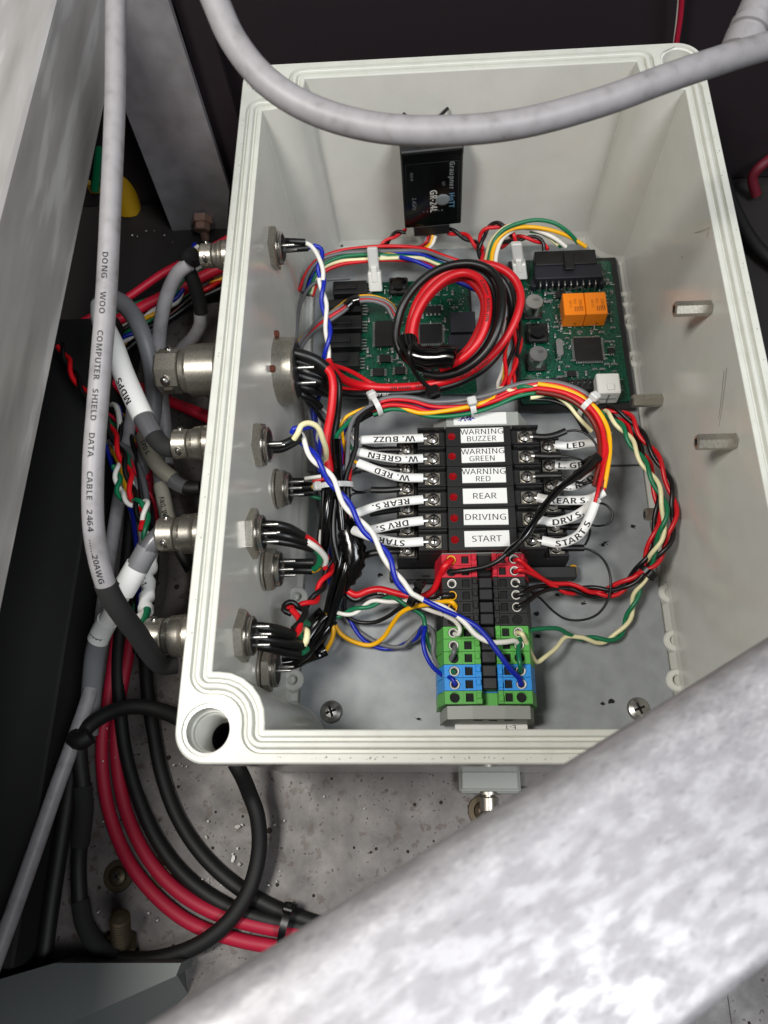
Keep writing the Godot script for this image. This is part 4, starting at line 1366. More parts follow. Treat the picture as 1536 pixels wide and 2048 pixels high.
	for p in [V(58.5,11,-128.9),V(61,11,-128.8),V(63.5,11,-128.7),V(58.1,11,-123.2),V(60.8,11,-121.3),V(67.4,11,-117.5),V(100.1,11,-125.8),V(105.4,11,-136.3),V(103.6,11,-139.1),V(106.8,11,-128.2),V(58.9,11,-105.6),V(58.6,11,-101.3),V(58.3,11,-97),V(64.8,11,-108),V(64.5,11,-103.6),V(64.2,11,-99.4),V(68.4,11,-107.8),V(68,11,-103.1),V(67.7,11,-98.8),V(62.9,11,-92.1),V(73.7,11,-94.7),V(80.7,11,-94.4),V(88.4,11,-94.1),V(95.8,11,-93.8),V(98.8,11,-85.7),V(102.3,11,-85.6),V(63.6,11,-65),V(69.5,11,-66),V(81.8,11,-60.3),V(96.9,11,-67.1),V(101.7,11,-66.9),V(63,11,-57.7),V(63.3,11,-52.8),V(71.2,11,-89.7),V(55.9,11,-112.7),V(93.4,11,-63.1),V(88.3,11,-63.3),V(56,11,-134.4),V(84.2,11,-133.2),V(95,11,-133.2),V(72.8,11,-122.5),V(103.5,11,-103.8),V(104.2,11,-97.3)]:
		smd(o, bd, en, p.x, p.z, y + 1.6, rng.randf() < 0.5, rng.randf_range(0.75, 1.1))
	var silk := MB.new()
	for i in 70:
		var q := V(rng.randf_range(42, 106), y + 1.64, rng.randf_range(-150, -44))
		var lw := rng.randf_range(1.2, 4.0)
		if i % 3 == 0:
			print_flat(silk, ["C12", "R7", "U3", "D4", "R21", "C5", "Q2"][i % 7], 1.0, q, V(1, 0, 0), V(0, 0, -1))
		elif i % 3 == 1:
			silk.face([q, q + V(lw, 0, 0), q + V(lw, 0, 0.28), q + V(0, 0, 0.28)], Vector3.UP)
		else:
			silk.face([q, q + V(0.28, 0, 0), q + V(0.28, 0, lw), q + V(0, 0, lw)], Vector3.UP)
	part(o, "silkscreen", silk, M.label_white, "stuff")
	part(o, "small_component", bd, M.cable_mid, "stuff")
	part(o, "solder_joint", en, M.tin, "stuff")

func clip(p: Array, label: String) -> void:
	var a: Vector3 = p[0]
	var b: Vector3 = p[1]
	var o := thing("upright_connector", label, "connector", V(b.x, 8, b.z))
	var up := (a - b).normalized()
	var bas := Basis(Vector3(1, 0, 0), up, Vector3(1, 0, 0).cross(up).normalized())
	var ln := a.distance_to(b)
	part(o, "stem", MB.new().box((a + b) * 0.5 + up * 2.0, V(7.6, ln, 4.6), 0.8, bas), M.milky)
	part(o, "housing", MB.new().box(b + up * ln * 0.22, V(9.6, ln * 0.5, 8.0), 0.7, bas), M.white_plastic)
	part(o, "latch", MB.new().box(b + up * ln * 0.42 + bas.z * 3.4, V(4.4, ln * 0.4, 2.2), 0.5, bas), M.white_plastic)

func build_left_board() -> void:
	var y := 9.0
	var o := thing("circuit_board", "green circuit board at the far left under the wire coil, with black edge sockets", "circuit board", V(-40, 4, -98))
	var bp := fillet([Vector2(-92, -146), Vector2(2, -146), Vector2(6, -48), Vector2(-92, -48)], [2.0, 2.0, 2.0, 2.0], 3)
	part(o, "board", MB.new().prism(bp, V(0, y, 0), Vector3(1, 0, 0), Vector3(0, 0, 1), 1.6), M.pcb)
	part(o, "tray", MB.new().box(V(-43, 6.0, -97), V(96, 2.6, 96), 0.6), M.dark_grey)
	for p in [V(-84.7,16,-135.3),V(-88,16,-118.9),V(-87.7,16,-104.4),V(-88,16,-88.9),V(-89,16,-72.9)]:
		var s := part(o, "edge_socket", MB.new().box(V(p.x, 14.4, p.z), V(25, 8.6, 11.4), 0.6), M.chip)
		part(s, "latch", MB.new().box(V(p.x - 3, 19.4, p.z), V(16, 1.6, 4.6), 0.4), M.chip)
		for k in 4:
			part(s, "pin", MB.new().box(V(p.x + 14.2, 12.2, p.z - 3.9 + k * 2.6), V(3.6, 0.8, 0.9), 0.1), M.tin)
	inductor(o, V(-48.9,12,-138.7) * V(1, 0, 1) + V(0, y + 1.6, 0), 14.0)
	ic(o, V(-59.6,11,-98.1) * V(1, 0, 1) + V(0, y + 1.6, 0), 13.0, 22.0, 0, 14, "chip", "MAX")
	ic(o, V(-58.7,11,-76.8) * V(1, 0, 1) + V(0, y + 1.6, 0), 8.0, 6.0, 0, 4)
	ic(o, V(-63.3,11,-65.6) * V(1, 0, 1) + V(0, y + 1.6, 0), 8.0, 6.0, 0, 4)
	ic(o, V(-48,11,-66.4) * V(1, 0, 1) + V(0, y + 1.6, 0), 7.0, 6.0, 0, 4)
	ic(o, V(-25.5,11,-96.8) * V(1, 0, 1) + V(0, y + 1.6, 0), 16.0, 16.0, 12, 12, "processor", "")
	ic(o, V(-23.7,11,-117.7) * V(1, 0, 1) + V(0, y + 1.6, 0), 12.0, 6.0, 4, 0)
	part(o, "edge_socket", MB.new().box(V(-2.8,16,-100.1), V(18, 9, 17), 0.6), M.navy)
	part(o, "edge_socket", MB.new().box(V(-4.5,16,-83.2), V(18, 9, 12), 0.6), M.navy)
	var bd := MB.new()
	var en := MB.new()
	rng.seed = 99
	for i in 210:
		var q := V(rng.randf_range(-64, 0), y + 1.75, rng.randf_range(-142, -52))
		en.box(q, V(rng.randf_range(0.5, 1.1), 0.35, rng.randf_range(0.5, 1.1)), 0.1)
		if i % 4 == 0:
			smd(o, bd, en, q.x + 2.0, q.z, y + 1.6, rng.randf() < 0.5, rng.randf_range(0.55, 0.8))
	for p in [V(-66.4,11,-128.5),V(-62.7,11,-128.3),V(-32.2,11,-136.1),V(-26.3,11,-134.9),V(-20.5,11,-131),V(-17,11,-119.7),V(-31.4,11,-112.7),V(-15.1,11,-108.6),V(-14.2,11,-99.8),V(-71.9,11,-119.7),V(-70.7,11,-110.8),V(-71.4,11,-84.8),V(-70.3,11,-79.7),V(-53.4,11,-84.2),V(-49.8,11,-79),V(-48,11,-73.4),V(-34.5,11,-127.1),V(-11,11,-126.1),V(-19.3,11,-82.9),V(-30.3,11,-62.5),V(-23.3,11,-60.2),V(-39.6,11,-136.4),V(-56.7,11,-116.9),V(-51.6,11,-114.4),V(-9,11,-132.8),V(-71.2,11,-70.1),V(-7.5,11,-119.3)]:
		smd(o, bd, en, p.x, p.z, y + 1.6, rng.randf() < 0.5, rng.randf_range(0.8, 1.2))
	var silk := MB.new()
	for i in 70:
		var q := V(rng.randf_range(-64, 0), y + 1.64, rng.randf_range(-142, -52))
		var lw := rng.randf_range(1.2, 4.0)
		if i % 3 == 0:
			print_flat(silk, ["C12", "R7", "U3", "D4", "R21", "C5", "Q2"][i % 7], 1.0, q, V(1, 0, 0), V(0, 0, -1))
		elif i % 3 == 1:
			silk.face([q, q + V(lw, 0, 0), q + V(lw, 0, 0.28), q + V(0, 0, 0.28)], Vector3.UP)
		else:
			silk.face([q, q + V(0.28, 0, 0), q + V(0.28, 0, lw), q + V(0, 0, lw)], Vector3.UP)
	part(o, "silkscreen", silk, M.label_white, "stuff")
	part(o, "small_component", bd, M.cable_mid, "stuff")
	part(o, "solder_joint", en, M.tin, "stuff")
	clip([V(-66.7,36,-153.3),V(-65.7,12,-137.6)], "milky white upright connector at the far edge of the left circuit board")

func sleeves(o: Node3D, called: String, path: Array, r: float, m: String, sides := 10, squash := 1.0) -> void:
	part(o, called, MB.new().tube(smooth(path), r, sides, squash), M[m])

# a printed white marker sleeve with the wire that leaves its far end
func marked(path: Array, text: String, flip: bool, label: String, tail: Array, tail_mat: String, group: String, from_black := false) -> void:
	var c := smooth(path, 1.2)
	var o := thing("marker_sleeve", label, "wire marker", c[0], group)
	part(o, "lug", MB.new().tube(PackedVector3Array([c[0] + (c[0] - c[2]).normalized() * 6.0, c[0]]), 1.6, 8, 0.6), M.tin)
	part(o, "sleeve", MB.new().tube(c, 2.95, 12, 0.72), M.label_white)
	if text:
		var pr := MB.new()
		print_tube(pr, text, 3.7, c, 2.95, length_of(c) * 0.46, false, V(0, 1.0, 0.4), 1.3, 0.72)
		part(o, "lettering", pr, M.ink)
	if tail.size():
		var t := [c[c.size() - 1] + (c[c.size() - 2] - c[c.size() - 1])]
		t.append_array(tail)
		part(o, "wire", T(t, 1.15, 7), M[tail_mat])

# a black heat-shrink sleeve on a relay screw with the thin black wire that leaves it
func shrunk(path: Array, label: String, tail: Array, group: String) -> void:
	var c := smooth(path, 2.0)
	var o := thing("lug_wire", label, "wire", c[0], group)
	part(o, "lug", MB.new().tube(PackedVector3Array([c[0] + (c[0] - c[2]).normalized() * 6.0, c[0]]), 1.6, 8, 0.6), M.tin)
	part(o, "sleeve", MB.new().tube(c, 2.2, 9, 0.85), M.sleeve)
	var t := [c[c.size() - 1] + (c[c.size() - 2] - c[c.size() - 1])]
	t.append_array(tail)
	part(o, "wire", T(t, 0.75, 6), M.black)

func cable_tie(c: Vector3, axis: Vector3, r: float, m: String, head: Vector3, label: String, w := 3.2) -> void:
	var o := thing("cable_tie", label, "cable tie", c, "cable ties round the bundles")
	axis = axis.normalized()
	part(o, "band", MB.new().lathe(c, axis, [[-w * 0.5, r], [-w * 0.5, r + 0.9], [w * 0.5, r + 0.9], [w * 0.5, r], [-w * 0.5, r]], 24), M[m])
	head = (head - axis * head.dot(axis)).normalized()
	var b := Basis(axis, head, axis.cross(head))
	part(o, "head", MB.new().box(c + head * (r + 2.2), V(w + 2.2, 4.4, 5.6), 0.8, b), M[m])
	part(o, "slot", MB.new().box(c + head * (r + 4.3), V(w * 0.7, 0.5, 2.0), 0.0, b), M[m] if m == "tie_white" else M.well)

func build_relay_wires() -> void:
	var gl := "white printed marker sleeves on the relay screws"
	var y := 45.5
	marked([V(-32.2,45,5.3),V(-40.4,46,6),V(-53,46,6),V(-64.2,46,6),V(-71.8,46,6.2)], "W. BUZZ", true, "white marker sleeve printed W. BUZZ upside down, left of the first relay", [V(-75.9,47,5.2),V(-78.7,48,0.6),V(-77.6,48,-5.1),V(-71.6,48,-11.5),V(-63.3,48,-15.6)], "white", gl)
	marked([V(-32.4,45,19.7),V(-46.7,46,20.2),V(-59.3,46,18.2),V(-73.2,46,14.6)], "W. GREEN", true, "white marker sleeve printed W. GREEN upside down, left of the second relay", [V(-76.7,47,12.9),V(-79.3,44,6.7),V(-80.6,40,-1.5)], "green", gl)
	marked([V(-32.5,45,33.2),V(-47.4,46,32.6),V(-60.8,46,27.8),V(-73.1,46,22.3)], "W. RED", true, "white marker sleeve printed W. RED upside down, with a yellow wire at its end", [V(-76.2,47,21.3),V(-79.8,46,18),V(-82.2,46,9.5),V(-83.8,46,-0.6),V(-84.4,47,-4.4),V(-81.8,48,-8.9),V(-76.8,48,-12.4),V(-65.2,48,-17.1)], "yellow", gl)
	marked([V(-32.7,45,47.6),V(-47.4,46,49.4),V(-61.6,45,51.7),V(-74.8,44,56)], "REAR S.", true, "white marker sleeve printed REAR S. upside down, left of the fourth relay", [V(-79,42,57.7),V(-82,36,63.3)], "red", gl)
	marked([V(-32.9,45,61.5),V(-46.8,46,63.5),V(-61.4,45,66.4),V(-72.6,43,68.1)], "DRV S.", true, "white marker sleeve printed DRV S. upside down, left of the fifth relay", [V(-76.5,40,68.2),V(-80.2,34,70.8)], "white", gl)
	marked([V(-33.1,45,75),V(-46.9,46,75.7),V(-60.7,46,73),V(-70.5,45,68.9),V(-75.6,43,66.1)], "START", true, "white marker sleeve printed START upside down, left of the relay next to the terminal blocks", [V(-79.1,40,64.2),V(-82,36,64.6)], "white", gl)
	marked([V(36.4,45,47.8),V(43.9,46,50),V(55.6,47,51),V(67.3,48,50.7),V(75.6,50,46.9)], "REAR S.", false, "white marker sleeve printed REAR S., right of the fourth relay, ending in red wires", [V(76.4,51,43.1),V(76.1,51,37.1),V(76.5,51,29.8),V(77.8,51,19.7),V(77.6,50,8.8),V(74.6,49,-2.3)], "red", gl)
	marked([V(34.9,45,61.8),V(44,46,64.3),V(54.9,46,61.9),V(64.6,47,56.7),V(71.7,50,51)], "DRV S.", false, "white marker sleeve printed DRV S., right of the fifth relay", [V(73.7,51,46.3),V(75.9,52,40.2)], "brown", gl)
	marked([V(37.4,45,75.6),V(47.7,46,77.7),V(58.2,48,73.9),V(64,52,66.1),V(68.4,55,56.3)], "START S", false, "white marker sleeve printed START S, curving up at the right of the last relay", [V(70.3,56,50),V(72.6,56,42),V(76.6,55,30.1),V(79.2,54,21.2),V(78.6,53,11.1),V(74.4,52,0.1),V(66.2,52,-10.8)], "red", gl)
	marked([V(52.5,31,5),V(60.5,32,6.8),V(69.9,33,6.1),V(79.8,34,5.5)], "LED", false, "white marker sleeve printed LED on the lower right screw of the first relay", [V(83.9,36,4.5),V(87,38,0.6)], "white", gl)
	marked([V(51.4,31,19.6),V(59.9,32,20.6),V(69.2,33,20.3),V(77.4,35,18.7)], "L. GRN", false, "white marker sleeve half hidden under the black taped wire, right of the second relay", [], "white", gl)
	marked([V(52.2,31,33.6),V(60.9,32,35.2),V(68.9,35,33),V(76.4,38,26.3)], "L. RED", false, "white marker sleeve curving up behind the thin black loop, right of the third relay", [], "white", gl)
	var gb := "black sleeved wires on the relay screws"
	shrunk([V(36.8,45,6.1),V(44.7,46,7.2),V(50.8,47,6.5),V(56.9,48,4.4)], "black sleeved wire right of the first relay, its thin wire arching over the white sleeve", [V(62.3,49,4.7),V(68,50,7.2),V(72.4,50,12.2),V(75,49,18.6),V(75,47,22.7),V(72.6,45,26.1)], gb)
	shrunk([V(37.1,45,19.4),V(44.9,46,20.5),V(52.7,47,21.1)], "black sleeved wire right of the second relay, running under the black taped wire", [V(57.9,48,22.5),V(63.2,48,24),V(68.6,47,26.3)], gb)
	shrunk([V(36.2,45,33.4),V(43.9,46,33.7),V(51.8,46,33.9)], "black sleeved wire right of the third relay, its thin wire looping back on itself", [V(57.3,47,37.8),V(65.9,48,40.2),V(75.1,48,38),V(78.3,48,33.1),V(76.9,47,27.9),V(73.2,46,24.6)], gb)
	shrunk([V(51,31,47.9),V(59,31,48.7),V(66.9,31,48.9)], "black sleeved wire on the lower right screw of the fourth relay with a round loop", [V(73.5,33,47.1),V(79.8,34,49),V(83.3,33,54.7),V(81.1,31,59.8),V(74.7,29,60.9),V(69,28,59.1)], gb)
	shrunk([V(50.3,31,61.5),V(59.1,31,62),V(67.1,31,60.9)], "black sleeved wire on the lower right screw of the fifth relay", [V(69.4,30,63.2),V(68,30,69),V(65.5,30,73.5)], gb)
	shrunk([V(50.7,31,75.6),V(57.9,31,75.7),V(64.5,31,75.8)], "black sleeved wire on the lower right screw whose loop ends in a black terminal", [V(69.1,31,77.8),V(75.6,29,82.4),V(79.3,26,90.3),V(79.3,24,99.8),V(75.9,23,108.8),V(70.2,22,115),V(61.6,22,118.2),V(51.4,23,117.8),V(43.5,27,113.8),V(36.1,33,108),V(28.5,40,104.5),V(23.4,45,102.8),V(20.5,43,101.3)], gb)
	shrunk([V(-47,31,6),V(-55.5,31,5.8),V(-64.4,30,5.4),V(-72.3,30,3.4)], "black sleeved wire on the lower left screw of the first relay", [V(-77.5,30,5.1),V(-80.3,28,9.5)], gb)
	shrunk([V(-47.1,31,20),V(-57.1,31,19.1),V(-67.6,30,15.5)], "black sleeved wire on the lower left screw of the second relay", [V(-74.8,29,17),V(-80,28,22.1)], gb)
	shrunk([V(-47.1,31,34.1),V(-56.4,30,34.2),V(-66,30,33.9)], "black sleeved wire on the lower left screw of the third relay", [V(-72.5,29,34.8),V(-77.8,28,32.8),V(-80.5,28,27.1),V(-78.7,28,22.1),V(-72.9,28,20.1)], gb)
	shrunk([V(-47.1,31,47.9),V(-56.4,30,48.7),V(-66.6,29,49.8)], "black sleeved wire on the lower left screw of the fourth relay", [V(-74.4,28,46.1),V(-79.5,28,43.9),V(-80.3,28,38.4),V(-77.8,28,35.6),V(-70,28,34.7)], gb)
	shrunk([V(-47.2,31,61.7),V(-56.9,30,61.8),V(-65.8,29,61.6)], "black sleeved wire on the lower left screw of the fifth relay", [V(-72.2,28,60.4),V(-78.1,26,58.2)], gb)
	shrunk([V(-47.2,31,75.9),V(-55,30,75.7),V(-65.7,28,76.2),V(-68.9,27,76.8)], "black sleeved wire on the lower left screw next to the terminal blocks", [V(-73.5,24,77.7),V(-79.4,22,78.9)], gb)
	# taped wire slanting across the relays to the second terminal
	var tw := thing("taped_wire", "black taped wire slanting across the right relay screws to the red terminal", "wire", V(40, 48, 60))
	var tp := smooth([V(69.7,56,29.4),V(65.2,58,34.8),V(57.5,59,41),V(48.6,60,48.1),V(41,60,55.9),V(34.3,60,65.2),V(26.7,59,76.5),V(21.2,57,82.4),V(14.7,55,87.7)], 2.0)
	var rr := []
	for i in tp.size():
		rr.append(2.3 + 0.35 * sin(i * 0.8) + (1.1 if i < 9 else 0.0))
	part(tw, "tape", MB.new().tube(tp, rr, 9), M.tape)
	part(tw, "wire", T([V(15.9,55,86.5),V(10.1,53,90.6),V(3.3,50,92.9),V(-4.4,47,93.6),V(-11.6,45,93.8),V(-16.3,43,93.7)], 1.5, 8), M.black)
	part(tw, "tape_end", MB.new().tube(smooth([V(73.9,54,25.8),V(69.1,56,29.3),V(63.9,57,32.4)]), 3.6, 8, 0.5), M.tape)

func build_terminal_wires() -> void:
	# red and black supply wires from the left
	var rd := thing("supply_wire", "thick red wire running under the blue and white pair to the first red terminal", "wire", V(-57.4,20,99.1))
	part(rd, "wire", T([V(-95.6,30,72.4),V(-92.3,29,81),V(-88.6,27,89.5),V(-82.4,25,97),V(-75,24,101.6),V(-67.9,24,99.2),V(-60.7,25,98.3),V(-47.8,27,102.2),V(-35,30,105.1),V(-27.1,34,101.4),V(-23.4,40,95.2),V(-20.4,46,90.9),V(-16.4,44,86.6)], 2.1, 10), M.red)
	var bk := thing("supply_wire", "thick black printed wire running beside the red one to the yellow ferrule", "wire", V(-57.3,20,102.3))
	var bp := [V(-82.1,21,99.4),V(-75.2,21,103.9),V(-69,22,101.1),V(-60.3,23,99.6),V(-48.5,25,104.1),V(-36.2,29,107.6),V(-27.2,36,108.7),V(-20.8,44,108.6),V(-16.1,42,107.8)]
	part(bk, "wire", T(bp, 2.1, 10), M.black)
	var pr := MB.new()
	print_tube(pr, "2016", 1.7, smooth(bp, 1.2), 2.1, 26.0, false, V(0, 1, 0.4), 1.2)
	print_tube(pr, "JIN", 1.7, smooth(bp, 1.2), 2.1, 44.0, false, V(0, 1, 0.4), 1.2)
	print_tube(pr, "2.5mm²", 1.7, smooth(bp, 1.2), 2.1, 66.0, false, V(0, 1, 0.4), 1.2)
	part(bk, "lettering", pr, M.print_pale)
	wire([V(-95.3,18,109.9),V(-90.7,14,114.6),V(-85.3,10,122.6),V(-76,8,127.6),V(-66.6,8,129.2),V(-59,12,125.8),V(-52.7,20,119),V(-47.2,28,114.3),V(-39.8,33,112),V(-30.8,37,111.7),V(-22,42,111.4),V(-16.6,46,113.1),V(-14.8,43,114.7)], 1.45, "yellow", "yellow wire dipping to the plate and rising to the black terminal", "", "wire", "wire")
	wire([V(-93.9,19,110.2),V(-91.3,19,114.6),V(-89,18,121.3),V(-90,16,127),V(-92.9,14,132.1),V(-95.2,12,134.8)], 1.45, "yellow", "short yellow wire curving down to the flat black tape end")
	wire([V(-82.4,18,101.7),V(-82.7,14,109),V(-79.1,11,113.4),V(-72.9,10,115.4),V(-64,12,115.7),V(-55,17,113.2),V(-48,22,109.6),V(-39.9,26,107.3)], 1.3, "black", "thin black wire swinging under the green and white pair at the lower left")
	var g_tail := [V(-34,26,115.8),V(-32.9,26,121.3),V(-32.1,24,127.5),V(-30.1,24,135.4),V(-25.6,28,143.4),V(-20.1,40,150.9),V(-16.5,43,152.9)]
	var w_tail := [V(-28.5,34,114.9),V(-20.5,42,120),V(-15,47,124.9),V(-12.9,49,129.5),V(-13.7,47,131.9),V(-15.9,43,130.9)]
	twist([V(-88.7,20,113),V(-82.4,21,112.7),V(-76.2,22,111.2),V(-68.7,24,108.6),V(-61.3,25,106.2),V(-53.2,27,105.6),V(-45.9,28,107.5),V(-38.7,29,111)], ["green", "white"], 1.35, 26.0, "green and white twisted pair crossing the plate below the thick red wire", "twisted pairs in the box", {0: g_tail, 1: w_tail})
	var bt := [V(-38,14,126.1),V(-35.4,20,122.3),V(-32.9,26,122.5),V(-34.1,30,130.7),V(-33.1,30,138.7),V(-29.1,31,146.8),V(-22.9,36,153.3),V(-17.8,44,156.7),V(-16.2,43,159.8)]
	var gt := [V(-36.7,16,122.6),V(-33.5,22,120.9),V(-29.3,26,123.8),V(-27.6,28,130.3),V(-28.4,28,137.5),V(-26.7,29,144.1),V(-22.8,32,148.8),V(-18.8,40,145.8),V(-16.6,46,141.9),V(-15.8,43,138.1)]
	twist([V(-91.9,16,86),V(-90.3,12,94.1),V(-85.9,9,104.4),V(-78.8,7,116.2),V(-70,6,125),V(-59.9,6,129.8),V(-49.9,8,130.6),V(-41.8,11,128.2)], ["blue", "grey"], 1.4, 52.0, "blue and grey twisted pair lying on the plate below the yellow wire", "twisted pairs in the box", {0: bt, 1: gt})
	# blue and white pair over everything
	var b_tail := [V(-29.6,58,116.6),V(-21.8,58,120.7),V(-12.4,57,124.9),V(-4.3,57,129.8),V(1.9,56,136.4),V(8.4,54,145.4),V(14.4,50,153),V(18.9,46,156.7),V(20.1,43,160)]
	var w2 := [V(-30.7,57,115.7),V(-23.4,57,118.1),V(-16.8,57,122.2),V(-10.3,57,128),V(-4.4,56,134.6),V(3.3,54,138.2),V(11.8,51,137.6),V(17.8,47,136.2),V(20.1,43,137.9)]
	var bw := twist([V(-104.4,86,22.2),V(-99.5,85,29.6),V(-93.5,84,38.2),V(-87.1,80,46),V(-80.7,76,55.4),V(-75.1,72,63.2),V(-67.7,69,73),V(-60.3,67,81.6),V(-54.1,65,90.6),V(-49.1,62,100.5),V(-43,60,108.8),V(-35.7,59,113.9)], ["blue", "white"], 1.6, 34.0, "blue and white twisted pair running diagonally from the left wall to the blue terminal", "twisted pairs in the box", {0: b_tail, 1: w2})
	part(bw, "heat_shrink", MB.new().tube(smooth([V(-119.6,92,32),V(-113.3,92,32.1),V(-107.8,91,29.2),V(-102.8,88,23.9)]), 2.4, 9), M.sleeve)
	part(bw, "heat_shrink", MB.new().tube(smooth([V(-120.3,88,33.1),V(-113.4,88,32.7),V(-107.2,88,29.6),V(-103.1,86,25.5)]), 2.2, 9), M.sleeve)
	part(bw, "white_loop", T([V(-105.4,92,28.5),V(-102.7,95,26.3),V(-101,96,22.4),V(-97.4,94,19.5),V(-93.8,91,19.3),V(-91.9,88,20.3),V(-90.5,80,23.3),V(-90,70,24.9),V(-93.3,50,25.1)], 1.7, 8), M.cream)
	part(bw, "blue_loop", T([V(-106.7,92,24.6),V(-105.3,94,23.1),V(-100.5,92,21.6),V(-94.9,88,18.2),V(-91.6,84,18.8),V(-92,78,22.3),V(-94.8,66,24.7),V(-96.3,50,28.5)], 1.7, 8), M.blue)
	# right bundle
	var ga := "red and black twisted pairs of the right bundle"
	twist([V(85.2,40,-15.7),V(91.9,42,-12.2),V(97.7,44,-6.5),V(103.6,46,7.5),V(109.6,48,23.1),V(114.3,48,38),V(116.2,47,52),V(115.8,45,64),V(111.8,41,76.4),V(105.5,36,85.8),V(97.5,30,91.9),V(87.9,22,98.7),V(78.2,18,101.8),V(68.1,18,101.1),V(58,21,100.5),V(47.9,25,99.1)], ["red", "black"], 1.45, 33.0, "outer red and black twisted pair against the right wall", ga, {0: [V(42.8,28,97.4),V(34.3,36,94.1),V(26.6,44,90.4),V(22.8,48,88.5),V(20.7,44,87.2)], 1: [V(41.7,27,98.3),V(30.7,37,102.4),V(23.6,45,108.3),V(20.4,43,108.6)]})
	twist([V(84.2,36,-17.3),V(89.4,38,-10.1),V(95.7,40,-3.1),V(101.6,42,12.3),V(106.1,43,28.1),V(108.4,43,43.5),V(107.5,42,59.4),V(103.8,38,73.9),V(97.5,32,87.5),V(90.4,26,94.3),V(81.3,22,98.6),V(71.5,20,99.2),V(60.4,22,98.3),V(50.4,25,97.2)], ["red", "black"], 1.45, 33.0, "inner red and black twisted pair of the right bundle", ga, {0: [V(43.4,28,96.8),V(35.5,35,95.1),V(28.3,42,94.1),V(23,48,94.7),V(20.5,44,94.6)], 1: [V(43.9,27,100.2),V(34.2,35,105.5),V(25.7,44,113.4),V(21.2,48,116.2),V(19.7,43,115.1)]})
	twist([V(82.5,42,-12.4),V(86,46,-5),V(91.7,49,4.5),V(96.3,51,18.1),V(102.2,53,34.7),V(107.7,53,51.1),V(109,51,63.1),V(106.7,46,73.7),V(102.9,38,83.3),V(100.8,24,91.3),V(95.3,16,103.4),V(91.7,11,113.3),V(85.9,8,123.1),V(77,8,127.9),V(67.1,10,127.1),V(57.6,13,127.1)], ["green", "cream"], 1.4, 30.0, "green and cream twisted pair of the right bundle, curving down to the green terminals", "twisted pairs in the box", {0: [V(52.7,18,125.7),V(46.6,24,124),V(37.5,30,125.1),V(27.4,36,127.9),V(21.8,42,133.3),V(19.4,47,141.8),V(19.7,48,149.9),V(20.3,43,152.5)], 1: [V(51.6,17,127.3),V(44.3,22,135),V(36.9,26,141.1),V(31.8,28,144.4),V(27.9,34,140.9),V(24.5,42,135.7),V(21.9,48,132.4),V(19.7,43,130.4)]})
	cable_tie(V(100,32,91.3), V(93.4,28,95.6) - V(106.4,36,83.3), 4.8, "black", V(0.3, 1, 0.5), "black cable tie round the right bundle where it turns to the terminals")
	cable_tie(V(-38.6,42,107.8), V(-32.5,42,111.5) - V(-45.4,42,104.1), 6.0, "black", V(-0.2, 1, -1.6), "black cable tie left of the terminals where blue and white wires cross the red", 3.6)

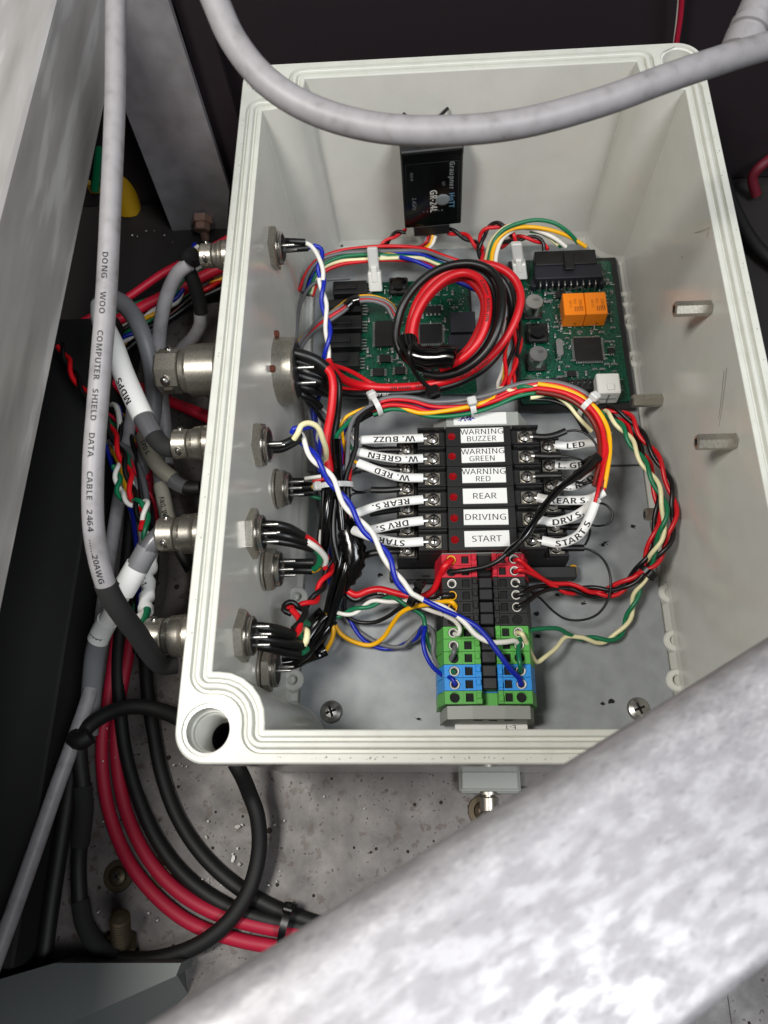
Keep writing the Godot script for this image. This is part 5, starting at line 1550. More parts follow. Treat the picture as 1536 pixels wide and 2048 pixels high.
func build_power_coil() -> void:
	var o := thing("power_cable", "thick red and black cable pair wound into a coil above the circuit boards", "cable", V(-5.2,30,-94.3))
	part(o, "red_wire", T([V(-91.8,66,-40.3),V(-88.6,58,-37.9),V(-82.8,46,-38.4),V(-73.1,36,-40),V(-59.3,32,-40.4),V(-38.5,31,-41.1),V(-20.3,33,-42.4),V(-3.6,37,-46),V(11.2,43,-53.2),V(22.7,50,-63.6),V(30.7,56,-77.1),V(33.4,60,-89.8),V(30.1,63,-100.5),V(23.1,65,-107.3),V(12.8,66,-111.5),V(0.9,66,-111.6),V(-12.4,64,-109),V(-25.1,60,-102.9),V(-34.7,56,-90.2),V(-39.6,50,-77.1),V(-40.9,45,-64.8),V(-39.3,42,-58)], 2.8, 14, 2.0), M.red)
	part(o, "red_wire", T([V(-30.7,46,-53.5),V(-37.8,50,-61.2),V(-37.5,55,-73.4),V(-32,60,-85.4),V(-23.9,64,-94.8),V(-13.3,67,-101.7),V(-2.8,69,-102.8),V(5.4,70,-97.6),V(10.2,69,-87.8),V(11,67,-75.2),V(8.9,63,-64.3),V(3,58,-54.2),V(-4.7,53,-48.7),V(-12.5,49,-46.3),V(-20.3,46,-45.4)], 2.8, 14, 2.0), M.red)
	part(o, "red_wire", T([V(-20.2,41,-48.6),V(-10.9,43,-52.4),V(-1.6,47,-58.8),V(5.2,51,-69.1),V(9.1,54,-80.2),V(9.4,57,-90),V(4.7,59,-100),V(-3,59,-106.9),V(-14.3,57,-106.5),V(-24.5,52,-101),V(-32.8,48,-90.4),V(-36.8,43,-78),V(-36.3,40,-66.4)], 2.7, 12, 2.0), M.red)
	part(o, "black_wire", T([V(-26.2,40,-47.2),V(-38,43,-51.1),V(-45.9,46,-58.7),V(-49,49,-68.6),V(-47.5,53,-79.3),V(-43.3,58,-89),V(-35.1,62,-99.3),V(-23.7,66,-106.6),V(-10.5,69,-109.7),V(3.2,71,-108.2),V(14,71,-102),V(19.6,70,-90.6),V(20,68,-76.4),V(17,64,-62.5),V(11.2,58,-52.4),V(2.3,52,-45.3),V(-8.6,46,-42),V(-20.3,41,-42.5),V(-30.2,38,-46.2)], 2.8, 14, 2.0), M.black)
	part(o, "black_wire", T([V(-97.3,58,-27.7),V(-90.8,48,-29.1),V(-80.2,38,-32.5),V(-64.1,31,-36.1),V(-44,28,-38.1),V(-23.7,28,-40.5),V(-6.9,31,-43.6),V(8.4,37,-49.4),V(19.8,43,-59.9),V(26.8,48,-75.9),V(27.9,52,-90.6),V(23.4,58,-102.4),V(16.7,62,-106.8),V(7.5,64,-108.9)], 2.8, 14, 2.0), M.black)
	part(o, "black_wire", T([V(-20.3,42,-45.7),V(-5.9,47,-48.1),V(5.3,52,-55.9),V(12.6,57,-66.9),V(15.6,61,-81.1),V(14.7,64,-93.9),V(9.1,66,-102.3),V(-1.2,66,-107.6)], 2.8, 12, 2.0), M.black)
	var rr := []
	var tp := smooth([V(-41.5,56,-62.7),V(-40.3,56,-54.9),V(-37,56,-50.2),V(-30,56,-47.7),V(-21.6,57,-46.7),V(-15.2,58,-46.6),V(-11.1,58,-45.7)], 1.6)
	for i in tp.size():
		rr.append(7.4 + 0.6 * sin(i * 0.9) - (1.2 if i < 5 else 0.0) + (0.5 if i > tp.size() - 5 else 0.0))
	part(o, "tape_wrap", MB.new().tube(tp, rr, 12, 0.85), M.tape)
	var e: Vector3 = tp[tp.size() - 1]
	var d := (e - tp[tp.size() - 3]).normalized()
	part(o, "tape_mouth", MB.new().lathe(e, d, [[0.05, 5.6], [0.3, 6.2], [0.6, 5.4], [0.2, 4.6]], 16), M.tape)
	part(o, "tie_band", T([V(-38.8,62,-53.1),V(-40.1,63,-46.4),V(-39.1,55,-42.6),V(-34.8,44,-40.3),V(-29.7,38,-37.7),V(-25.1,34,-36.2)], 1.5, 7), M.black)
	part(o, "tie_head", MB.new().box(V(-25.1,35,-33.7), V(9, 7, 8), 1.2, Basis(Vector3.UP, 0.4)), M.black)
	var pr := MB.new()
	var lp := smooth([V(-30.7,46,-53.5),V(-37.8,50,-61.2),V(-37.5,55,-73.4),V(-32,60,-85.4),V(-23.9,64,-94.8),V(-13.3,67,-101.7),V(-2.8,69,-102.8),V(5.4,70,-97.6),V(10.2,69,-87.8),V(11,67,-75.2),V(8.9,63,-64.3),V(3,58,-54.2),V(-4.7,53,-48.7),V(-12.5,49,-46.3),V(-20.3,46,-45.4)], 1.2)
	var ll := length_of(lp)
	print_tube(pr, "2.5mm²  BANG JIN", 2.0, lp, 2.8, ll * 0.64, false, V(0, 1, 0.5), 1.2)
	var l2 := smooth([V(-73.1,36,-40),V(-59.3,32,-40.4),V(-38.5,31,-41.1),V(-20.3,33,-42.4),V(-3.6,37,-46),V(11.2,43,-53.2),V(22.7,50,-63.6)], 1.2)
	print_tube(pr, "JIN BANG   2016", 1.9, l2, 2.8, length_of(l2) * 0.3, false, V(0, 1, 0.9), 1.2)
	print_tube(pr, "HO7V   2.5mm²", 1.9, l2, 2.8, length_of(l2) * 0.74, false, V(0.2, 1, 0.9), 1.2)
	part(o, "lettering", pr, M.ink)
	var pw := MB.new()
	var l3 := smooth([V(-97.3,58,-27.7),V(-90.8,48,-29.1),V(-80.2,38,-32.5),V(-64.1,31,-36.1),V(-44,28,-38.1),V(-23.7,28,-40.5)], 1.2)
	print_tube(pw, "60227 IEC", 1.9, l3, 2.8, length_of(l3) * 0.55, false, V(0, 1, 0.9), 1.2)
	part(o, "lettering", pw, M.print_pale)
	# sleeves at the big connector, and the red and black drop wires
	var s := thing("supply_drop", "thick red wire with black sleeve dropping from the big connector along the left", "wire", V(-92.5,40,-8.4))
	part(s, "heat_shrink", T([V(-111.1,78,-39),V(-104.3,77,-37.2),V(-97.2,74,-35.2),V(-92,70,-32.5)], 3.6, 12), M.sleeve)
	part(s, "heat_shrink", T([V(-111.4,72,-37.1),V(-104.7,70,-35.9),V(-97.7,66,-34.6),V(-91,58,-34.2)], 3.4, 12), M.sleeve)
	part(s, "heat_shrink", T([V(-113,62,-33.9),V(-106.1,60,-32),V(-97.7,56,-31.2),V(-87.2,46,-32.5)], 3.4, 12), M.sleeve)
	part(s, "heat_shrink", T([V(-114.2,54,-30.7),V(-107.3,52,-29.5),V(-99,46,-30.6),V(-86.8,38,-31.9)], 3.4, 12), M.sleeve)
	part(s, "heat_shrink", T([V(-114.1,50,-28.6),V(-109.8,48,-26.7),V(-104.1,42,-26.3),V(-100.5,34,-25.1)], 2.6, 10), M.sleeve)
	part(s, "red_wire", T([V(-92.5,71,-33),V(-89,70,-28.8),V(-87.5,68,-22),V(-87.9,65,-13.8),V(-89.2,62,-3.4),V(-91,60,6.7),V(-91.9,58,15.3),V(-90.7,56,24),V(-89.1,54,32.6)], 2.6, 12), M.red)
	part(s, "black_wire", T([V(-89.2,62,-34.6),V(-85.5,60,-28.3),V(-85.3,56,-17.5),V(-86.5,54,-4.2),V(-88,52,5.3),V(-88,50,14.9),V(-86.5,48,31.2)], 2.4, 12), M.black)
	part(s, "black_sleeve", T([V(-89.8,54,30.5),V(-89,53,40.2),V(-90.4,51,52.6),V(-91.9,46,63.7),V(-93.2,38,73.7),V(-94.8,32,78.1)], 2.9, 10), M.tape)
	part(s, "thin_red_wire", T([V(-90.9,52,-46.3),V(-83.2,44,-48.1),V(-75.6,36,-48.3),V(-68.3,30,-46.3),V(-57.7,26,-43.6)], 1.5, 8), M.red)
	part(s, "thin_red_wire", T([V(-86.8,44,-33.7),V(-77.1,36,-36.3),V(-67.6,30,-39.2),V(-54.2,26,-41.2)], 1.6, 8), M.red)

func build_left_bundle() -> void:
	var o := thing("taped_bundle", "glossy black taped bundle of wires running down the left side of the box", "wire bundle", V(-83.4,20,53.8))
	part(o, "sleeve", T([V(-86.1,56,11),V(-85.3,54,23.8),V(-84.5,52,38.5),V(-83.2,47,51.1),V(-81.9,42,65.6)], 3.2, 10), M.tape)
	part(o, "green_wire", T([V(-63.4,47,-17.7),V(-72.8,49,-11.7),V(-78.3,50,-5.5),V(-83.1,52,1.2),V(-86.1,54,7.1),V(-86.2,55,12.6)], 1.4, 8), M.green)
	part(o, "grey_wire", T([V(-62,48,-19.3),V(-69.5,50,-13.2),V(-75.1,51,-7.7),V(-78.1,51,0.1),V(-79.2,50,11.6),V(-79.6,49,25),V(-81.4,47,38.4),V(-82.2,42,52.4)], 1.5, 8), M.grey)
	part(o, "black_wire", T([V(-60.7,48,-17),V(-68.6,52,-9.9),V(-72.9,53,-3.7),V(-73.7,53,4.1),V(-73.9,52,13.4),V(-76.4,51,22.6),V(-79.4,50,31.6),V(-81.5,48,41.5),V(-82.8,42,55.7)], 1.6, 8), M.black)
	part(o, "blue_wire", T([V(-80.9,44,-7.4),V(-83.7,45,5.3),V(-83.9,46,20),V(-83.5,46,33.8)], 1.3, 8), M.blue)
	part(o, "red_wire", T([V(-78.1,45,-2.4),V(-81.6,45,12.5),V(-82.6,45,23)], 1.3, 8), M.red)
	part(o, "red_wire", T([V(-78,47,24.1),V(-78.8,46,33.9),V(-80.1,43,46.1),V(-79.3,40,54.9)], 1.7, 8), M.red)
	part(o, "black_wire", T([V(-93.4,50,40.5),V(-94.7,44,52.9),V(-97,36,63),V(-99.6,28,73.3)], 1.5, 8), M.black)
	part(o, "black_wire", T([V(-84.8,50,39.6),V(-87.2,46,57.2),V(-87.2,42,72),V(-84.9,38,83.5)], 1.8, 8), M.black)
	part(o, "black_wire", T([V(-79.5,48,34.8),V(-78.4,44,49.9),V(-77.2,40,64.9),V(-78.1,36,73.2)], 1.6, 8), M.black)
	part(o, "white_wire", T([V(-95.1,42,65.3),V(-96.1,38,72),V(-94.8,34,78.8),V(-92.7,30,83.9)], 1.4, 8), M.white)
	# crumpled tape
	var rr := []
	var tp := smooth([V(-80.9,42,55.7),V(-78.9,41,65.3),V(-76.5,39,74.3),V(-76,36,83),V(-77.5,32,89.7),V(-80.9,28,94.8),V(-84.8,25,100.2)], 1.5)
	for i in tp.size():
		var k := float(i) / tp.size()
		rr.append(4.0 + 4.2 * sin(PI * clampf(k * 1.15, 0, 1)) + 0.7 * sin(i * 1.7))
	part(o, "tape_wrap", MB.new().tube(tp, rr, 7, 0.55), M.tape)
	part(o, "tape_wrap", T([V(-79.2,36,76.5),V(-81,34,88.6),V(-84.4,28,99.5),V(-88.6,22,110.4),V(-92.5,18,119.4),V(-97.5,15,128.6)], 3.2, 8), M.tape)
	part(o, "tape_wrap", T([V(-82.8,38,73.9),V(-84.5,36,86),V(-87.9,31,95.6),V(-90.7,26,103.6),V(-92.8,22,111.9)], 2.4, 8), M.tape)
	var fl := smooth([V(-94.7,22,111.9),V(-98.3,22,115.3),V(-102.5,21,121.3),V(-106.5,21,128),V(-109.7,22,134.3)], 1.5)
	part(o, "tape_flap", MB.new().tube(fl, 4.6, 8, 0.3), M.tape)
	part(o, "tape_wrap", T([V(-88.9,18,115.7),V(-94.8,18,123.7),V(-100.4,20,131.5),V(-105.5,24,139),V(-111.3,28,142.8),V(-118.6,30,144.3),V(-122.5,31,145.6)], 3.0, 8), M.tape)
	var fl2 := smooth([V(-93.7,15,133),V(-99.1,15,135.4),V(-105,20,138.8),V(-109.4,25,142.2),V(-114.8,28,144.5)], 1.5)
	part(o, "tape_flap", MB.new().tube(fl2, 4.2, 8, 0.35), M.tape)
	part(o, "green_wire", T([V(-87.7,22,109.1),V(-88.6,21,112),V(-89.7,19,114.6)], 1.7, 8), M.green)
	cable_tie(V(-86.1,49,39.2), V(0.05, -0.3, 1), 10.0, "tie_white", V(-1, 0.55, 0), "white cable tie round the left bundle below the connector row")
	# sleeves and wires at the connectors on the left wall
	var a := thing("connector_wires", "black sleeved wires with blue and white cores at the far connector of the left wall", "wires", V(-107.9,60,-134.6))
	part(a, "heat_shrink", T([V(-119.6,92,-114.7),V(-113.1,92,-114),V(-105.7,90,-115)], 2.1, 9), M.sleeve)
	part(a, "heat_shrink", T([V(-120.2,88,-110.9),V(-112.4,88,-111.4),V(-104.3,86,-113.5)], 2.1, 9), M.sleeve)
	part(a, "white_wire", T([V(-107,90,-115),V(-102.2,87,-114.2),V(-98.2,82,-110.2),V(-95.6,76,-103.7),V(-95.9,72,-98.9)], 1.5, 8), M.white)
	part(a, "blue_wire", T([V(-105,86,-113.6),V(-99.8,86,-114.9),V(-96.1,84,-114.1),V(-95.9,80,-111),V(-99.1,75,-107.2),V(-98,72,-100.6)], 1.5, 8), M.blue)
	twist([V(-97,72,-100.6),V(-96.2,68,-90),V(-95.1,64,-81.1),V(-93.6,60,-72.1),V(-93.5,56,-63.1),V(-95,50,-54.7),V(-96.9,42,-49.1),V(-101.4,32,-41.8),V(-104.2,24,-31),V(-103.1,18,-16.9),V(-102.6,12,2.9)], ["white", "blue"], 1.5, 36.0, "white and blue twisted pair hanging down the far left corner of the box", "twisted pairs in the box")
	var b := thing("connector_wires", "black sleeved wires with white, red and yellow cores beside the white cable tie", "wires", V(-105.6,30,29.5))
	part(b, "heat_shrink", T([V(-116.8,46,33.7),V(-109.4,45,33.4),V(-101.2,45,34)], 2.0, 9), M.sleeve)
	part(b, "heat_shrink", T([V(-118,42,36),V(-110.4,42,36.5),V(-102,43,36.8)], 2.1, 9), M.sleeve)
	part(b, "heat_shrink", T([V(-118.6,38,38.4),V(-110.3,38,38.9),V(-101.3,39,38.8)], 2.1, 9), M.sleeve)
	part(b, "white_wire", T([V(-106,47,32.7),V(-100.8,48,32.6),V(-95.8,48,32)], 1.3, 8), M.white)
	part(b, "red_wire", T([V(-101.8,45,33.9),V(-97.9,46,33.5),V(-93.6,46,32.9)], 1.4, 8), M.red)
	part(b, "yellow_wire", T([V(-102.6,43,36.8),V(-96.8,44,37.4),V(-92.9,45,37.9)], 1.4, 8), M.yellow)
	part(b, "green_wire", T([V(-103.6,36,39.9),V(-97.8,36,41.7),V(-91.1,38,43.1)], 1.3, 8), M.green)
	var c := thing("connector_wires", "black sleeves with red, white and green cores bending down from a left wall connector", "wires", V(-104,30,67.3))
	part(c, "heat_shrink", T([V(-120,94,81.7),V(-112.8,94,81.8),V(-105.8,90,82.2),V(-99.3,82,84)], 2.5, 10), M.sleeve)
	part(c, "heat_shrink", T([V(-120.6,90,84.2),V(-113.2,88,84.8),V(-105.8,86,85.9),V(-98.1,78,86.1)], 2.4, 10), M.sleeve)
	part(c, "heat_shrink", T([V(-121.8,84,86.1),V(-113.2,82,86.7),V(-104.3,78,87.2),V(-95.3,70,87.5)], 2.3, 10), M.sleeve)
	part(c, "red_wire", T([V(-99.9,82,83.4),V(-95.7,76,84.2),V(-92.8,68,85.6),V(-90.6,58,88.9),V(-91,50,92.4)], 1.8, 8), M.red)
	part(c, "white_wire", T([V(-98,79,85.9),V(-94.2,74,87.1),V(-91.3,66,88),V(-89.7,58,89.5),V(-91.3,52,91.2)], 1.9, 8), M.white)
	part(c, "green_wire", T([V(-95.9,70,87.5),V(-93,66,87.9),V(-92.6,60,90.2),V(-94.6,54,92.4),V(-97.5,50,92.9)], 1.9, 8), M.green)
	var d := thing("connector_wires", "two black sleeves with a yellow core below the green and white cores", "wires", V(-109.5,30,83.7))
	part(d, "heat_shrink", T([V(-119,48,88.2),V(-109.4,48,88.4),V(-98,48,88.5)], 2.7, 10), M.sleeve)
	part(d, "heat_shrink", T([V(-119.6,44,91.6),V(-109.9,44,91.4),V(-99.3,44,91.9)], 2.5, 10), M.sleeve)
	part(d, "yellow_wire", T([V(-99.6,44,92.2),V(-96.3,46,92),V(-94,48,90.5)], 1.4, 8), M.yellow)
	var e := thing("connector_wires", "black sleeves with red, green and white cores at the near connector of the left wall", "wires", V(-107.5,30,127.6))
	part(e, "heat_shrink", T([V(-120.5,96,138.6),V(-113.6,94,138.8),V(-107.4,88,139),V(-102.5,80,139.3)], 2.8, 10), M.sleeve)
	part(e, "heat_shrink", T([V(-121.5,90,142.5),V(-113.4,86,143.2),V(-106,80,143),V(-98.6,70,142.5)], 2.8, 10), M.sleeve)
	part(e, "heat_shrink", T([V(-122.7,84,145.3),V(-115.1,82,146),V(-108.5,74,146.5),V(-101.2,66,146.5)], 2.8, 10), M.sleeve)
	part(e, "red_wire", T([V(-103.5,80,139.8),V(-100.7,78,137.7),V(-100,74,132.4),V(-102,70,126.9),V(-106,68,122.4)], 1.9, 8), M.red)
	part(e, "black_wire", T([V(-103.4,76,135.1),V(-100.1,74,130.8),V(-97.7,72,125.3),V(-98.4,70,121.9)], 1.8, 8), M.black)
	part(e, "green_wire", T([V(-98.7,70,139.7),V(-100.6,70,134.8),V(-99.5,68,129.8),V(-97.7,62,128.9)], 1.9, 8), M.green)
	part(e, "white_wire", T([V(-99.1,70,143.6),V(-96.7,72,140.8),V(-96.4,72,135.8),V(-97.8,70,134.2)], 1.9, 8), M.cream)
	part(e, "green_wire", T([V(-102.3,66,146.5),V(-99.4,64,145),V(-97.6,62,142.4)], 1.9, 8), M.green)
	twist([V(-106.3,66,122.4),V(-109.7,66,121.3),V(-108,64,118.4),V(-103.5,60,118.9),V(-98.4,54,114.7),V(-95.1,50,109.4),V(-93,46,101.6),V(-90.2,42,92.3),V(-88.3,40,84.1)], ["red", "black"], 1.6, 24.0, "red and black twisted pair coiling below the connectors on the left wall", "twisted pairs in the box")

func build_harness() -> void:
	# bundle across the middle, between the boards and the relays
	harness([V(-65.5,44,-17.2),V(-53.8,45,-20.7),V(-40.2,44,-20.2),V(-26.7,43,-16.6),V(-13.9,44,-15.7),V(0.1,46,-16.3),V(12.9,48,-19.1),V(26.9,50,-24.1),V(40.8,51,-26),V(53.8,51,-24.1),V(65.8,51,-17.9),V(74.3,51,-9)], [["red", 3.0, 3.0, 1.5], ["grey", -3.4, 2.2, 1.6], ["black", -2.0, -1.6, 1.5], ["red", 0.6, -2.4, 1.4], ["black", 3.6, -0.8, 1.5], ["red", -1.0, 1.2, 1.4], ["green", 5.4, 1.0, 1.4], ["blue", 1.6, 0.6, 1.3]], "bundle of coloured wires crossing the box between the boards and the relays")
	harness([V(40.4,53,-24.1),V(54.5,53,-20.7),V(65.8,53,-14.6),V(74.1,53,-5),V(78.7,52,6.5),V(78.8,52,20.2),V(76.2,52,33.6),V(73.5,50,44.2)], [["yellow", -2.4, 0.6, 1.6], ["red", 0.8, 1.6, 1.7], ["brown", 3.6, 0.8, 1.6], ["red", 2.2, -0.8, 1.5]], "yellow, red and brown wires curving down to the marker sleeves on the right", "", 0.3)
	harness([V(36.3,49,-22.2),V(49,49,-22.5),V(61.1,48,-15.4),V(68.9,45,-6.8),V(75.5,40,-0.1)], [["grey", -1.5, 1.0, 1.6], ["cream", 2.0, 0.4, 1.4], ["black", 0.0, -2.0, 1.5], ["black", 3.0, -2.0, 1.4]], "grey, cream and black wires behind the right white cable tie")
	twist([V(17.6,48,-25.6),V(23.1,50,-24.2),V(28.6,52,-23.6),V(34.8,53,-24.2),V(42.4,52,-24.6)], ["green", "cream"], 1.5, 26.0, "green and cream twisted wires joining the cross bundle below the right board", "twisted pairs in the box")
	wire([V(-62.1,47,-16.9),V(-49.9,46,-17.8),V(-33.8,46,-12.2),V(-17.9,48,-12.1),V(-1.4,50,-14),V(10.8,50,-18),V(17.5,48,-24.1),V(21.5,40,-38.6),V(23.5,34,-54),V(25.2,32,-71.2),V(26.8,34,-83.9)], 1.4, "yellow", "yellow wire from the cross bundle going up beside the coil")
	harness([V(21.7,46,-27.4),V(25.1,40,-44.2),V(28.4,36,-62.3),V(30.2,34,-77.7),V(28.7,36,-90.2)], [["red", -3.0, 1.0, 1.4], ["black", -0.5, -1.0, 1.4], ["red", 2.5, 1.0, 1.4], ["black", 5.0, 0.0, 1.4], ["red", 4.0, -2.0, 1.3]], "tangle of red and black wires between the coil and the right board", "", 1.6)
	wire([V(18.5,44,-25),V(17.6,38,-36.2),V(21.9,34,-50.1),V(24.6,32,-71.2),V(23.6,34,-82),V(25.2,36,-88.7)], 1.4, "white", "white wire standing between the coil and the right board")
	cable_tie(V(-62.2,46,-18.2), V(-53.7,46,-20.2) - V(-69.8,46,-11.8), 6.5, "tie_white", V(0.0, 1, -0.75), "white cable tie at the left end of the cross bundle", 3.4)
	cable_tie(V(-0.5,46,-15.6), V(7.8,47,-17.7) - V(-8.9,46,-14.4), 5.6, "tie_white", V(0.1, 1, 0.0), "white cable tie in the middle of the cross bundle, above the grey bracket", 3.6)
	cable_tie(V(71.4,51,-11.2), V(76.7,51,-2.5) - V(64.5,51,-17.2), 6.4, "tie_white", V(0.2, 1, -0.5), "white cable tie at the right end of the cross bundle beside the white connector", 3.4)
	# far end: bundle along the far wall and to the receiver
	harness([V(-116.3,22,-126.6),V(-112.7,24,-138.3),V(-106.2,26,-147.8),V(-93,26,-154.9),V(-76.7,26,-156.9),V(-61.9,26,-157.1),V(-47.1,26,-156.4),V(-30.2,28,-152.1),V(-18,30,-144.4),V(-3.8,30,-137.5)], [["red", -4.5, 3.5, 1.4], ["black", -2.5, 2.5, 1.4], ["grey", -1.0, 4.0, 1.4], ["blue", 0.5, 2.0, 1.4], ["green", 2.4, 2.8, 1.4], ["cream", 4.2, 2.0, 1.4], ["red", 5.6, 0.4, 1.4], ["black", 1.0, -1.0, 1.4]], "bundle of coloured wires along the far wall behind the left board")
	harness([V(-22.6,26,-173.8),V(-24.9,22,-169),V(-32.4,24,-161.1),V(-47.1,26,-157.4),V(-61.8,27,-156.3)], [["white", -2.5, 1.0, 1.3], ["yellow", -0.6, 1.6, 1.3], ["brown", 1.2, 1.2, 1.3], ["red", 2.8, 0.6, 1.3], ["grey", 4.2, 0.0, 1.4]], "fan of white, yellow, brown and grey wires leaving the bottom of the receiver", "", 0.4)
	twist([V(-42.6,26,-178.6),V(-48.7,24,-178.8),V(-54.8,22,-175.2),V(-60,22,-169.8),V(-64.3,24,-162.7)], ["red", "black"], 1.3, 22.0, "red and black twisted pair left of the receiver", "twisted pairs in the box")
	twist([V(-11.4,26,-177),V(-5.4,25,-175.7),V(1.9,24,-172.5),V(8.3,24,-166.6),V(11.5,26,-157.3),V(13.5,30,-141.1)], ["red", "black"], 1.5, 26.0, "red and black twisted pair right of the receiver", "twisted pairs in the box")
	twist([V(12.3,26,-158.2),V(13.1,30,-166.6),V(17.4,34,-171.1),V(24.6,36,-171.7),V(30.9,36,-168.6),V(35.1,34,-162.8),V(39.1,28,-160.6)], ["red", "black"], 1.5, 26.0, "red and black twisted pair arching in front of the far wall", "twisted pairs in the box")
	twist([V(26.5,24,-162.9),V(37.5,26,-167.1),V(48.1,28,-165.7),V(57.5,26,-162.4),V(59.6,24,-157.6)], ["red", "black"], 1.4, 28.0, "red and black twisted pair ending at the black plug of the right board", "twisted pairs in the box")
	wire([V(15.9,34,-137.7),V(18.5,36,-149.2),V(22.1,40,-156.3),V(28.4,44,-160.5),V(38.9,46,-163.5),V(51,46,-165.6),V(63.1,44,-164.1),V(73.6,38,-160.9),V(81.7,30,-157.7)], 1.5, "green", "green wire arching high to the black plug of the right board")
	wire([V(17.9,35,-136.7),V(19.8,37,-148.3),V(25,40,-157.1),V(33.6,42,-162.1),V(46.2,43,-162.3),V(60.6,40,-161.6),V(75.5,34,-159.9),V(87.6,28,-155.5)], 1.5, "yellow", "yellow wire arching to the right end of the black plug")
	wire([V(20.8,35,-136.6),V(22.6,37,-147.2),V(28,38,-158.7),V(39.6,40,-164.5),V(52.5,38,-162.9),V(64.1,34,-159.5),V(73.3,28,-156.2)], 1.5, "white", "white wire arching to the middle of the black plug")
	wire([V(14.3,30,-142.9),V(19.8,34,-159.9),V(31.2,40,-166.7),V(43.2,40,-166.1),V(58,34,-162.6),V(67.8,28,-158.3)], 1.4, "cream", "cream wire arching to the black plug behind the yellow one")
	wire([V(47.2,36,-165),V(55.6,36,-162.7),V(63.8,32,-160.4),V(70.2,26,-158.1)], 1.4, "green", "short green wire entering the black plug")
	wire([V(-47,30,-151.2),V(-36.1,32,-145.4),V(-24.6,30,-140.2),V(-11,26,-133.9),V(3.3,22,-128.1),V(14,20,-122.5)], 1.5, "blue", "blue wire running from the far bundle under the coil")
	harness([V(-116.3,40,-66.9),V(-113,34,-79.1),V(-103.9,28,-95.5),V(-90,28,-106.9),V(-80.6,30,-112.8),V(-66.9,32,-112.4),V(-55.6,30,-108.3),V(-50.1,26,-100.8)], [["yellow", -2.4, 0.6, 1.5], ["red", 0.8, 1.2, 1.4], ["grey", 2.4, 1.4, 1.4], ["brown", -0.8, -0.8, 1.3], ["grey", -1.2, 2.0, 1.3]], "yellow, red and grey wires taped at the first socket of the left board", "", 0.5)
	solo("tape_band", MB.new().tube(smooth([V(-84.8,30,-108.6),V(-80.5,31,-112),V(-75.4,32,-112.8)]), 4.4, 10), M.tape, "black tape band round the wires at the first socket of the left board", "tape")
	wire([V(-119.3,30,-65.6),V(-120.8,26,-97.6),V(-117.8,28,-117.6),V(-108.6,30,-130.7),V(-83.2,30,-134)], 1.3, "grey", "thin grey wire looping along the far left corner of the box")
	harness([V(-108.9,26,-35.8),V(-106.6,18,-17),V(-105.2,12,6.6),V(-102.1,8,30.8),V(-98,8,52.4),V(-93.3,12,78)], [["blue", -1.6, 0.5, 1.5], ["grey", 1.4, 0.5, 1.4]], "blue and grey wires low along the left wall behind the connector sleeves", "", 1.0)
	harness([V(-111.1,30,-37.5),V(-102.1,24,-29),V(-94.7,26,-19.9),V(-83.4,34,-11.5),V(-74.3,40,-13.1),V(-65.5,44,-16.5)], [["white", -2.0, 0.5, 1.3], ["grey", 1.0, 1.0, 1.3], ["black", 3.0, -0.5, 1.4]], "white, grey and black wires curling under the left end of the cross bundle")

